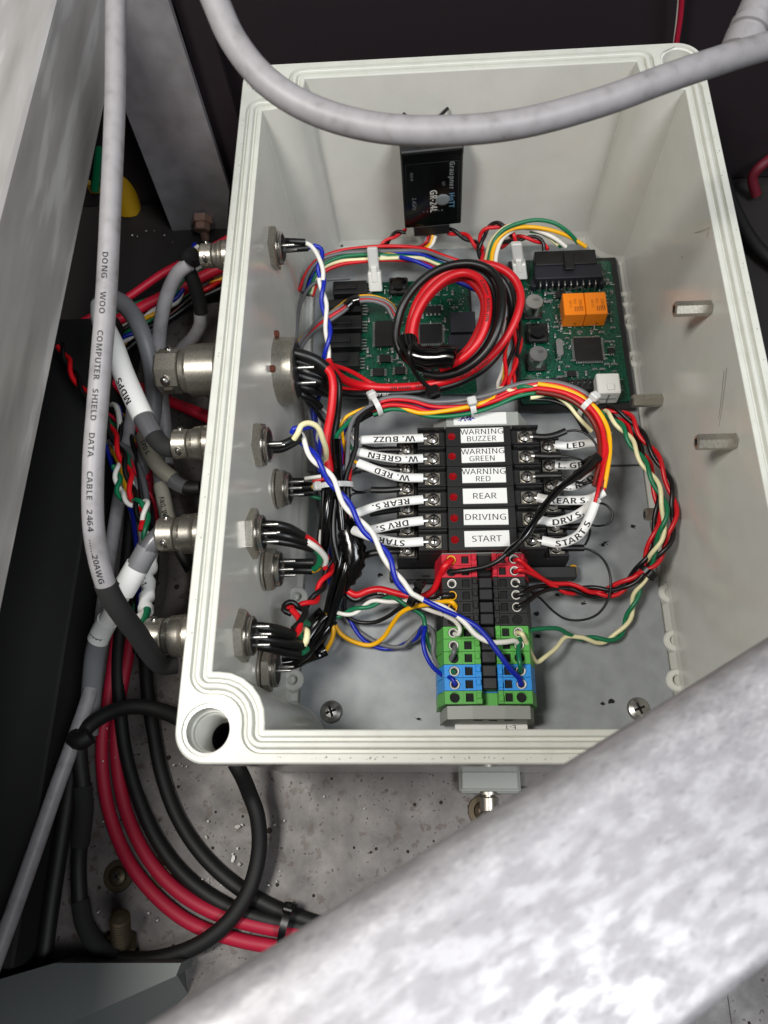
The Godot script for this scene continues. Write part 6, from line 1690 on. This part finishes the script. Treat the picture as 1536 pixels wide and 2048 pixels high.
func build_outer_cables() -> void:
	# white sleeved cable to the third plug
	var a := thing("outer_cable", "white sleeved cable lettered MDPS with grey and black shrink at a left plug", "cable", V(-216.2,60,-19.3))
	part(a, "white_sleeve", T([V(-232.6,92,-68.1),V(-228.4,96,-55.2),V(-216.8,100,-33.8),V(-208.1,100,-14.5),V(-199.7,97,2.9),V(-194.3,95,13.3)], 6.4, 18), M.label_white)
	part(a, "grey_shrink", T([V(-195.8,95,10.6),V(-191,94,18.8),V(-187.1,93,24.9)], 6.0, 18), M.shrink_grey)
	part(a, "black_shrink", T([V(-188.5,93,22.9),V(-184.1,92,28.3),V(-180.1,92,31.7),V(-175.4,92,32.4)], 5.4, 16), M.matt_sleeve)
	part(a, "grey_jacket", T([V(-235.4,88,-72),V(-233.8,84,-81.2),V(-229.7,74,-85.5),V(-226.2,60,-85.4),V(-222.5,46,-76.5),V(-219.2,36,-61.2),V(-218.4,26,-43.2),V(-222.9,14,-22.4),V(-228.5,6,0.7),V(-232.5,2,25.5)], 6.0, 16), M.cable_mid)
	var pr := MB.new()
	var c := smooth([V(-194.3,95,13.3),V(-199.7,97,2.9),V(-208.1,100,-14.5),V(-216.8,100,-33.8)], 1.2)
	print_tube(pr, "MDPS", 4.2, c, 6.4, 17.0, false, V(-0.55, 1, 0.2), 1.1)
	part(a, "lettering", pr, M.ink)
	# shielded sleeves between the plugs
	var b := thing("outer_cable", "beige sleeved cable lettered SPD with black shrink going under the rim to a low plug", "cable", V(-206.2,30,12.8))
	part(b, "beige_sleeve", T([V(-216.2,40,-3.8),V(-209,42,10.6),V(-200.5,42,21.5),V(-192.2,41,28.3)], 5.2, 14), mat(Color(0.50, 0.49, 0.44), 0.5))
	part(b, "grey_shrink", T([V(-195,41,26.5),V(-188.2,40,32.1),V(-183.4,40,34.3)], 5.0, 14), M.shrink_grey)
	part(b, "black_shrink", T([V(-186.1,40,33.6),V(-179.5,40,34.8),V(-174.3,40,34.6)], 4.4, 12), M.rubber)
	var pr2 := MB.new()
	print_tube(pr2, "SPD S.", 3.0, smooth([V(-216.2,40,-3.8),V(-209,42,10.6),V(-200.5,42,21.5),V(-192.2,41,28.3)], 1.2), 5.2, 14.0, false, V(0.1, 1, 0.4), 1.0)
	part(b, "lettering", pr2, M.ink)
	var d := thing("outer_cable", "beige sleeved cable lettered M. DRV standing behind the fourth plug", "cable", V(-202.9,20,40.9))
	part(d, "beige_sleeve", T([V(-202.2,34,29.9),V(-198.3,36,40.6),V(-194.4,38,51.9),V(-189.3,40,63.5)], 4.8, 14), mat(Color(0.58, 0.57, 0.52), 0.5))
	part(d, "grey_jacket", T([V(-214.5,16,-5.5),V(-208,26,14.5),V(-202.1,34,30.6)], 4.4, 14), M.cable_mid)
	part(d, "black_shrink", T([V(-190.8,40,61.5),V(-184.3,36,74.7),V(-177.3,32,86.6)], 3.8, 12), M.rubber)
	var pr3 := MB.new()
	print_tube(pr3, "M. DRV", 3.2, smooth([V(-189.3,40,63.5),V(-194.4,38,51.9),V(-198.3,36,40.6),V(-202.2,34,29.9)], 1.2), 4.8, 17.0, false, V(0.1, 1, 0.3), 1.0)
	part(d, "lettering", pr3, M.ink)
	# cable with grey shrink at the fourth plug, going down left
	var e := thing("outer_cable", "grey cable with a white sleeve lettered E running down left from the fourth plug", "cable", V(-219.5,40,107.5))
	part(e, "dark_shrink", T([V(-177,90,84.4),V(-180.5,90,88.4),V(-185.5,88,94.6)], 5.2, 14), M.shrink_grey)
	part(e, "grey_shrink", T([V(-184.1,88,91.8),V(-187.5,86,97.4),V(-190.5,84,101.9)], 6.2, 16), M.cable_mid)
	part(e, "white_sleeve", T([V(-190.1,84,100.2),V(-195.3,80,107),V(-200,76,112.6)], 6.6, 18), M.label_white)
	part(e, "pale_sleeve", T([V(-199.2,76,110.3),V(-205.9,68,117.2),V(-215.4,56,125.1)], 5.2, 16), M.white_plastic)
	part(e, "clear_sleeve", T([V(-215,56,123.9),V(-220.3,50,128.9),V(-223.7,46,133.2)], 6.2, 16), M.tie_white)
	part(e, "grey_jacket", T([V(-220.8,50,129.5),V(-228.6,36,139.9),V(-234.1,22,155.2),V(-236.6,14,168.9),V(-237.4,10,183.1)], 6.0, 16), M.cable_mid)
	var pr4 := MB.new()
	print_tube(pr4, "E", 4.6, smooth([V(-190.1,84,100.2),V(-195.3,80,107),V(-200,76,112.6)], 1.2), 6.6, 13.0, false, V(-0.75, 1, 0.2), 1.0)
	part(e, "lettering", pr4, M.ink)
	# long thin pale cable on the black sheet
	var f := thing("outer_cable", "long pale grey cable running down the far left edge over the black sheet", "cable", V(-254.7,22,220.3))
	part(f, "jacket", T([V(-241.1,6,-51.7),V(-240.6,8,-26.1),V(-239.6,10,2.4),V(-239,12,36.9),V(-238.4,14,69.6),V(-237.1,16,100.6),V(-234.4,20,133.5),V(-234.1,24,161.4),V(-238,28,190.6),V(-243.1,30,217.8),V(-248,32,246.2),V(-253.9,34,277.8),V(-262.2,36,316.3)], 4.4, 16, 4.0), M.cable_grey)
	# black loop
	var g := thing("outer_cable", "black rubber cable making a big loop on the floor below the near left corner", "cable", V(-183,0,246.6))
	part(g, "jacket", T([V(-162.1,40,184.1),V(-172.1,36,177.6),V(-183.9,32,172.6),V(-197.4,30,169.4),V(-210.3,29,169.8),V(-222,28,174.2),V(-230.5,27,180.3),V(-234.6,26,187.6),V(-234.7,22,198.4),V(-233,16,214.6),V(-232.6,10,233.4),V(-235.1,4,249.5),V(-234.3,0,265.5),V(-231,-2,281),V(-224.8,-4,292.7),V(-213.6,-5,300.6),V(-198.3,-5,303.4),V(-181,-4,301.5),V(-162.3,-2,295.1),V(-145.6,1,283.2),V(-134.2,4,266.8),V(-129,8,246),V(-130.1,14,227.6),V(-134,18,217.1),V(-136.2,26,209.4),V(-138,32,204.4),V(-140.1,34,200.8)], 4.5, 16, 3.5), M.rubber)
	part(g, "tape_joint", T([V(-233.2,17,211.9),V(-232.4,12,225.4),V(-233.2,9,236.1),V(-234.5,6,244.2)], 5.4, 14), M.matt_sleeve)
	part(g, "tape_joint", T([V(-232.9,-1,273.3),V(-228.9,-3,286.1),V(-220.1,-4,296.6),V(-207.9,-4,301.9)], 5.2, 14), M.matt_sleeve)
	part(g, "clip", T([V(-236.7,30,186.3),V(-231.8,32,188.7),V(-226.4,32,185.4)], 5.3, 12), M.rubber)
	var h := thing("outer_cable", "black cable running straight down beside the black sheet on the left", "cable", V(-248.7,0,247.1))
	part(h, "jacket", T([V(-239.6,16,183.7),V(-243.1,10,197.5),V(-246.5,4,219.7),V(-248.7,0,247.1),V(-249.9,-2,273.5),V(-250.2,-4,303.9),V(-250.7,-6,326)], 4.6, 14, 4.0), M.rubber)
	# thick red and black battery cables
	var gr := "thick red cables curving along the floor"
	var gk := "thick black cables curving along the floor"
	var r1 := wire([V(-235.6,-4,-32.4),V(-234.8,-6,2.7),V(-235.5,-7,44.2),V(-235.7,-8,87),V(-235.6,-8,127.6),V(-235.6,-8,159.6),V(-236.1,-8,181.2),V(-232.3,-8,204.9),V(-224.6,-8,227.8),V(-210.2,-8,252.4),V(-191.8,-8,270.8),V(-169.7,-8,284.7),V(-143.1,-8,292.6),V(-111.5,-8,297.2),V(-77.6,-8,301.1)], 3.9, "dark_red", "thick dark red cable, outer of the two on the floor at the left", gr, "battery_cable", "cable", 14)
	wire([V(-229.4,-4,-24),V(-226.6,-6,22.2),V(-225,-7,76.9),V(-225.7,-8,121.1),V(-227.8,-8,159.7),V(-227,-8,184.2),V(-221.8,-8,207.8),V(-212.5,-8,230.5),V(-196.6,-7,252.8),V(-178.2,-7,268.5),V(-155.4,-7,279.6),V(-129,-7,285.9),V(-94.6,-7,290.4)], 3.9, "dark_red", "thick dark red cable, inner of the two on the floor at the left", gr, "battery_cable", "cable", 14)
	wire([V(-235.9,-2,16.1),V(-234.4,-4,59.9),V(-233.7,-6,101.3),V(-231.4,-6,137.8),V(-226.1,-6,166.2),V(-219,-7,193.3),V(-207.8,-8,219.3),V(-192.7,-8,243.1),V(-175.2,-8,260.7),V(-154.5,-8,273.5),V(-130.6,-8,281.9),V(-94.9,-8,288.1)], 4.2, "rubber", "thick black cable beside the red ones on the floor, left of its twin", gk, "battery_cable", "cable", 14)
	wire([V(-219.2,-2,24.1),V(-216.9,-4,77.9),V(-215.6,-6,121.6),V(-209.6,-7,156.8),V(-203.1,-8,181.2),V(-195.3,-8,204.9),V(-183.4,-8,228.2),V(-167.5,-8,247.8),V(-147.7,-8,263.6),V(-124.1,-8,275.8),V(-89.2,-8,286.5)], 4.2, "rubber", "thick black cable beside the red ones on the floor, nearest the box", gk, "battery_cable", "cable", 14)
	cable_tie(V(-113.1,-4,283.9), V(1, 0, 0.25), 10.0, "black", V(0, 1, -1), "black cable tie round the floor cables under the pole", 4.0)
	# twisted sensor wires
	twist([V(-284.7,40,-77.3),V(-263,44,-41.7),V(-245.2,46,-20.8),V(-232.9,48,-1.5),V(-223.8,50,15.6),V(-216.6,52,30),V(-211.4,54,44.6),V(-205.5,56,55.6),V(-201.9,58,63),V(-199,60,70.9)], ["red", "black"], 1.7, 36.0, "red and black twisted wires coming down the left outside the box", "twisted wires outside the box")
	twist([V(-227.8,48,20.9),V(-224.2,50,31.7),V(-221.2,51,41.4),V(-212,54,49.7),V(-202.2,58,51.2),V(-199.4,60,58),V(-198.9,60,67.1),V(-197.4,58,75.3),V(-196.7,56,81.5)], ["green", "white"], 1.6, 24.0, "green and white twisted wires beside the red and black ones outside the box", "twisted wires outside the box")
	var k := thing("outer_cable", "knotted white marker sleeve over green and white wires at the near left plug", "cable", V(-195.1,50,101.4))
	var kp := smooth([V(-195.6,56,80.3),V(-193.7,56,90.9),V(-194.6,58,97.7),V(-191.5,60,107.5),V(-191.3,64,116.3),V(-187.9,68,123.2)], 1.6)
	var rr := []
	for i in kp.size():
		rr.append(4.0 + 0.6 * sin(i * 0.9))
	part(k, "white_sleeve", MB.new().tube(kp, rr, 12), M.label_white)
	var pr5 := MB.new()
	print_tube(pr5, "D-S-1", 3.2, kp, 4.4, 22.0, false, V(-0.2, 1, 0.2), 1.0)
	part(k, "lettering", pr5, M.ink)
	part(k, "green_wire", T([V(-187.3,70,122),V(-185.2,78,129.8),V(-183.1,86,136.7),V(-177.3,90,141.4)], 2.4, 9), M.green)
	part(k, "white_wire", T([V(-188.3,70,123.2),V(-187.7,80,130.2),V(-185.7,86,137.7),V(-180.4,90,142.5)], 2.4, 9), M.white)
	# wires in the gap at the far left
	var gg := "wires running into the dark gap at the far left"
	wire([V(-318.6,8,-98.6),V(-293.3,10,-115),V(-256.9,12,-136.7),V(-227.8,14,-159.1),V(-205,16,-170.7),V(-174.8,18,-188.7)], 3.0, "red_cable", "red wire crossing the gap at the far left, the upper of the pair", gg, "wire", "wire", 10)
	wire([V(-323.9,6,-79.9),V(-291.7,8,-99.4),V(-255.8,10,-122.6),V(-222.5,12,-140.8),V(-192.6,14,-156.6),V(-162.3,16,-170.5)], 4.2, "red_cable", "thick red wire crossing the gap at the far left, the lower of the pair", gg, "wire", "wire", 10)
	wire([V(-329.7,-6,-78.9),V(-294.3,-5,-103.8),V(-258.1,-4,-129.3),V(-224,-3,-145.9),V(-185.5,-2,-161.6)], 2.8, "red_cable", "dark red wire lying behind the thick red one in the far left gap", gg, "wire", "wire", 8)
	harness([V(-316.4,-6,-69.7),V(-281.6,-6,-95),V(-252.9,-4,-119.8),V(-230.5,-2,-136),V(-210.3,0,-152.5),V(-188.6,2,-163.3)], [["black", -5.0, 2.0, 2.2], ["grey", -2.0, 3.0, 1.6], ["white", 0.5, 2.4, 1.5], ["green", 2.6, 2.0, 1.5], ["black", 5.0, 1.0, 3.0], ["brown", 7.5, 0.5, 1.5], ["black", 10.0, 0.0, 3.0]], "bundle of thin dark wires crossing the gap at the far left", "", 1.2)
	twist([V(-260.5,4,-100.9),V(-248.2,6,-112.5),V(-239.9,8,-119.8),V(-230.9,10,-127),V(-218.7,10,-135.7),V(-212.1,16,-149.3),V(-206.3,24,-161.1),V(-198.5,30,-169.7)], ["yellow", "green", "blue", "white"], 1.7, 46.0, "yellow, green, blue and white twisted wires under the far left plug", "twisted wires outside the box")
	twist([V(-308.4,6,-101.4),V(-294.2,4,-80.2),V(-276,2,-55.1),V(-258.9,0,-35),V(-242.2,-2,-15.3)], ["green", "white", "red"], 1.8, 50.0, "green, white and red twisted wires in the dark by the beam's lower edge", "twisted wires outside the box")
	twist([V(-263.8,-4,-58.3),V(-254.4,-4,-45.3),V(-244.5,-4,-32.6),V(-235.7,-4,-16.2)], ["yellow", "blue", "green"], 1.8, 50.0, "yellow, blue and green twisted wires deep in the gap behind the white sleeve", "twisted wires outside the box")
	wire([V(-291.7,-6,-60.3),V(-267.3,-6,-76.8),V(-234.5,-4,-65.9),V(-217.5,-2,-55.6),V(-185.8,0,-41)], 3.0, "red_cable", "dark red wire passing under the large nickel plug", gg, "wire", "wire", 8)
	wire([V(-308.9,4,-55),V(-287.2,6,-65.8),V(-264.1,8,-68),V(-241.7,6,-62.2),V(-218.9,4,-52.2),V(-184.8,2,-35.8)], 3.2, "red_cable", "red wire crossing behind the data cable towards the large plug", gg, "wire", "wire", 10)
	wire([V(-311.9,8,-82.5),V(-283.6,10,-78.1),V(-259.4,10,-66.6),V(-241.7,8,-45.6),V(-231,6,-18.9),V(-225.1,4,11.4)], 2.6, "red_cable", "red wire bending down behind the white sleeved cable at the far left", gg, "wire", "wire", 10)
	wire([V(-307.9,12,-92.9),V(-284.5,14,-71.3),V(-266.1,14,-47.8),V(-252.4,12,-28.3),V(-242.6,10,-9.3)], 1.8, "green", "thin green wire hanging beside the data cable in front of the beam's shade", gg, "wire", "wire", 8)
	wire([V(-307,12,-87.6),V(-285,14,-65),V(-267.4,14,-41.7),V(-252.1,12,-21.1),V(-243,10,-1.5)], 1.8, "white", "thin white wire hanging beside the data cable in front of the beam's shade", gg, "wire", "wire", 8)
	# loose tangle between the beam and the plugs
	rng.seed = 311
	var tm := ["red_cable", "green", "white", "black", "grey", "red", "black", "yellow", "blue", "rubber", "white", "dark_red"]
	var ta := [V(-308,-4,-94.6),V(-289.4,-2,-106.1),V(-264.1,0,-126.6),V(-233.9,2,-142.5),V(-203.4,4,-158.5),V(-176.3,6,-170)]
	var tb := [V(-297.8,2,-72.9),V(-272.2,2,-55),V(-253.2,3,-29.1),V(-236.8,4,3.4),V(-225.5,4,41.3),V(-217.5,2,83.3),V(-216.2,0,126.2)]
	for side in 2:
		var o := thing("wire_tangle", ["loose tangle of thin coloured wires under the far left plug", "loose tangle of thin coloured wires running down behind the shielded cables outside the box"][side], "wires", (ta if side == 0 else tb)[2])
		for i in 12:
			var p := []
			for q in (ta if side == 0 else tb):
				p.append(q + V(rng.randf_range(-9, 9), rng.randf_range(-8, 3) if side == 0 else rng.randf_range(-2, 12), rng.randf_range(-12, 12)))
			part(o, tm[i] + "_wire", T(p, rng.randf_range(1.1, 2.3), 7), M[tm[i]])
	# grey cable looping from the far plug
	var m := thing("outer_cable", "grey cable looping down behind the large plug from the far left plug", "cable", V(-224.4,10,-117.7))
	part(m, "jacket", T([V(-183.4,82,-107.7),V(-191,78,-104.9),V(-200.3,68,-98.6),V(-207.8,56,-87.6),V(-213.4,42,-77.3),V(-216,30,-65),V(-217.1,18,-52),V(-215.8,6,-30.5),V(-213,0,-1.8)], 4.8, 14), M.cable_grey)
	var n := thing("outer_cable", "grey cable with a long black shrink sleeve bending under the far left plug", "cable", V(-202.2,10,-144.3))
	part(n, "black_shrink", T([V(-178.5,88,-110.5),V(-184.4,84,-111),V(-186.1,78,-109.5),V(-184.7,68,-106.1),V(-184.1,54,-100.5),V(-184.5,46,-95.7)], 4.8, 14), M.rubber)
	part(n, "jacket", T([V(-184.5,48,-97.6),V(-187.1,38,-91.6),V(-194.7,28,-88),V(-206.2,18,-85.1),V(-220.2,8,-75),V(-231.7,0,-54.9)], 4.6, 14), M.cable_grey)
	# black low sleeve and misc on the right
	var gm := "dark cables in the shade right of the box"
	wire([V(280.5,14,-267.9),V(251.4,14,-254.1),V(232.7,12,-241.9),V(228.4,4,-239.2),V(234.9,-10,-233.3)], 4.0, "maroon", "dark magenta hose end in the shade right of the box", gm, "hose", "hose", 14)
	wire([V(209.9,-10,-304.8),V(211.1,-8,-264.2),V(215.3,-8,-217.1),V(227.5,-8,-177.1),V(251.6,-8,-147.7)], 5.0, "rubber", "black cable curving in the shade right of the box, near the wall", gm, "cable", "cable", 12)
	harness([V(128.8,163,-245),V(135.4,134.1,-246),V(138.7,113.5,-246),V(142.6,95.1,-246)], [["white", -1.5, 0, 1.2], ["dark_red", 1.5, 0.5, 1.8]], "white and dark red wires hanging on the back panel behind the far right corner", "", 0.2)

func build_debris() -> void:
	# spring-like threaded stud and screws on the floor
	var s := thing("threaded_stud", "brass coloured threaded stud with a nut on the floor inside the black loop", "stud", V(-209.7,-12,294.5))
	var sp: Vector3 = V(-209.3,-12,299)
	var up: Vector3 = (V(-202.7,14,280.6) - sp).normalized()
	var pf := [[0, 0]]
	for k in 11:
		pf.append([8.0 + k * 2.4, 5.6]); pf.append([8.5 + k * 2.4, 5.6]); pf.append([9.2 + k * 2.4, 4.0]); pf.append([9.7 + k * 2.4, 4.0])
	pf.append([34.5, 0])
	part(s, "thread", MB.new().lathe(sp, up, pf, 24), M.brass)
	part(s, "nut", MB.new().lathe(sp, up, [[0, 0], [0, 9.5], [7, 9.5], [7.6, 8.2], [7.6, 0]], 6, true), M.brass)
	for q in [[V(-216.3,-12,261.3), "rusty round screw head in the floor inside the black loop"], [V(-188.3,-12,258.3), "dark screw head in the floor between the red and black cables"], [V(-0.6,-12,224.5), "rusty screw head in the floor below the mounting lug"]]:
		var o := thing("floor_screw", q[1], "screw", q[0], "screws in the floor sheet")
		part(o, "washer", MB.new().lathe(q[0], Vector3.UP, [[0, 9.0], [1.2, 8.6], [1.3, 5.5]], 24), M.brass)
		screw_on(o, "head", q[0] + V(0, 1.0, 0), 5.6, 3.0, M.brass, 0.7)
	# joint and seam in the floor sheet
	solo("floor_plate", MB.new().box(V(62, -11.0, 300), V(128, 2.2, 178), 0.8), M.floor, "square-edged floor plate under the mounting lug", "floor", "", "structure")
	# loose paint flakes and dirt
	rng.seed = 21
	var fl := MB.new()
	var spots := [V(-167.4,-10,254.9),V(-164.6,-10,259.1),V(-157.5,-10,265.4),V(-122.6,-10,258.5),V(-161.5,-10,270.6),V(-151.1,-10,278.8),V(-144,-10,249.9),V(-148.3,-10,251.5),V(-90.3,-10,215.1),V(-66.1,-10,220.4),V(-184.8,-10,198.3),V(-123,-10,262.4),V(-231.2,-10,230.6),V(-217.9,-10,226.3),V(-228.1,-2,181.8),V(-227.1,-2,193.7),V(-239.1,-10,219.3),V(-190.4,-10,283.3),V(-187.4,-10,194.5),V(-148.4,-10,231.6),V(-121.4,-10,227.9),V(-170.1,-10,257.6),V(-249.7,-4,244.5),V(-244,-4,231.3),V(-221.3,-10,281.6),V(-101.3,-10,26.9),V(-205.6,-10,36.1),V(-255.1,-10,-217.9),V(-270.4,-10,-221.2),V(-237.6,-10,-211.8),V(-163.2,-10,235.8)]
	for p in spots:
		for k in 2:
			var q: Vector3 = p + V(rng.randf_range(-5, 5), 0.6, rng.randf_range(-5, 5))
			var b := Basis.from_euler(Vector3(rng.randf_range(-0.6, 0.6), rng.randf() * TAU, rng.randf_range(-0.5, 0.5)))
			var w := rng.randf_range(0.35, 1.3) * (1.8 if rng.randf() < 0.2 else 1.0)
			var ring := []
			var mm := rng.randi_range(5, 7)
			for i in mm:
				var g := TAU * i / mm
				ring.append(q + b * V(cos(g) * w * rng.randf_range(0.5, 1.1), rng.randf_range(-0.1, 0.1) * w, sin(g) * w * rng.randf_range(0.25, 0.8)))
			fl.face(ring, b * Vector3.UP)
	solo("paint_flakes", fl, M.flake, "loose pale paint flakes lying on the floor and cables", "debris", "", "stuff")
	var di := MB.new()
	for i in 420:
		var p := V(rng.randf_range(-240, 160), -11.6 if rng.randf() < 0.0 else -11.9, rng.randf_range(-230, 430))
		if absf(p.x) < 132 and absf(p.z) < 202: continue
		if absf(p.x - 62) < 66 and absf(p.z - 300) < 91: p.y = -9.8
		var r := rng.randf_range(0.25, 1.3) * (1.6 if rng.randf() < 0.12 else 1.0)
		di.lathe(p, Vector3.UP, [[-0.2, r], [0.15, r * 0.8], [0.3, 0]], 6, true, rng.randf() * 6.0)
	solo("floor_dirt", di, mat(Color(0.14, 0.10, 0.085), 0.9), "small dark crumbs and rust specks scattered on the floor sheet", "debris", "", "stuff")

func _ready() -> void:
	rng.seed = 7
	var cam := Camera3D.new()
	cam.name = "camera"
	cam.position = Vector3(-0.02862,0.47977,0.23258)
	cam.rotation = Vector3(-1.17953,0.15692,-0.16385)
	cam.near = 0.01
	cam.far = 20.0
	var lens := CameraAttributesPhysical.new()
	lens.frustum_focal_length = 26.32
	lens.frustum_focus_distance = 0.445
	lens.exposure_aperture = 13.0
	lens.frustum_near = 0.01
	lens.frustum_far = 20.0
	cam.attributes = lens
	cam.fov = 67.24
	add_child(cam)
	var we := WorldEnvironment.new()
	we.name = "environment"
	var env := Environment.new()
	env.background_mode = Environment.BG_COLOR
	env.background_color = Color(0.20, 0.20, 0.21)
	env.background_energy_multiplier = 0.18
	env.tonemap_mode = Environment.TONE_MAPPER_LINEAR
	env.tonemap_exposure = 0.98
	env.sdfgi_enabled = true
	env.ssao_enabled = true
	env.ssil_enabled = true
	we.environment = env
	add_child(we)
	# a work lamp over the box, a little to the left, and the ceiling light of the hall
	var key := AreaLight3D.new()
	key.name = "work_lamp"
	key.area_size = Vector2(0.16, 0.16)
	key.light_energy = 0.62
	key.light_color = Color(1.0, 0.985, 0.96)
	key.shadow_enabled = true
	add_child(key)
	key.look_at_from_position(Vector3(-0.30, 0.85, 0.20), Vector3(0, 0.05, 0), Vector3(0, 0, -1))
	var ceil_light := AreaLight3D.new()
	ceil_light.name = "ceiling_light"
	ceil_light.area_size = Vector2(0.5, 0.75)
	ceil_light.light_energy = 2.25
	ceil_light.light_color = Color(0.97, 0.985, 1.0)
	ceil_light.shadow_enabled = true
	add_child(ceil_light)
	ceil_light.look_at_from_position(Vector3(0.60, 1.5, 0.55), Vector3(0, 0, 0), Vector3(0, 0, -1))
	make_materials()
	build_setting()
	build_enclosure()
	build_plate()
	build_frame_parts()
	build_top_cables()
	build_rail()
	build_relays()
	build_terminals()
	build_right_board()
	build_left_board()
	build_receiver()
	build_connectors()
	build_relay_wires()
	build_terminal_wires()
	build_power_coil()
	build_left_bundle()
	build_harness()
	build_outer_cables()
	build_debris()
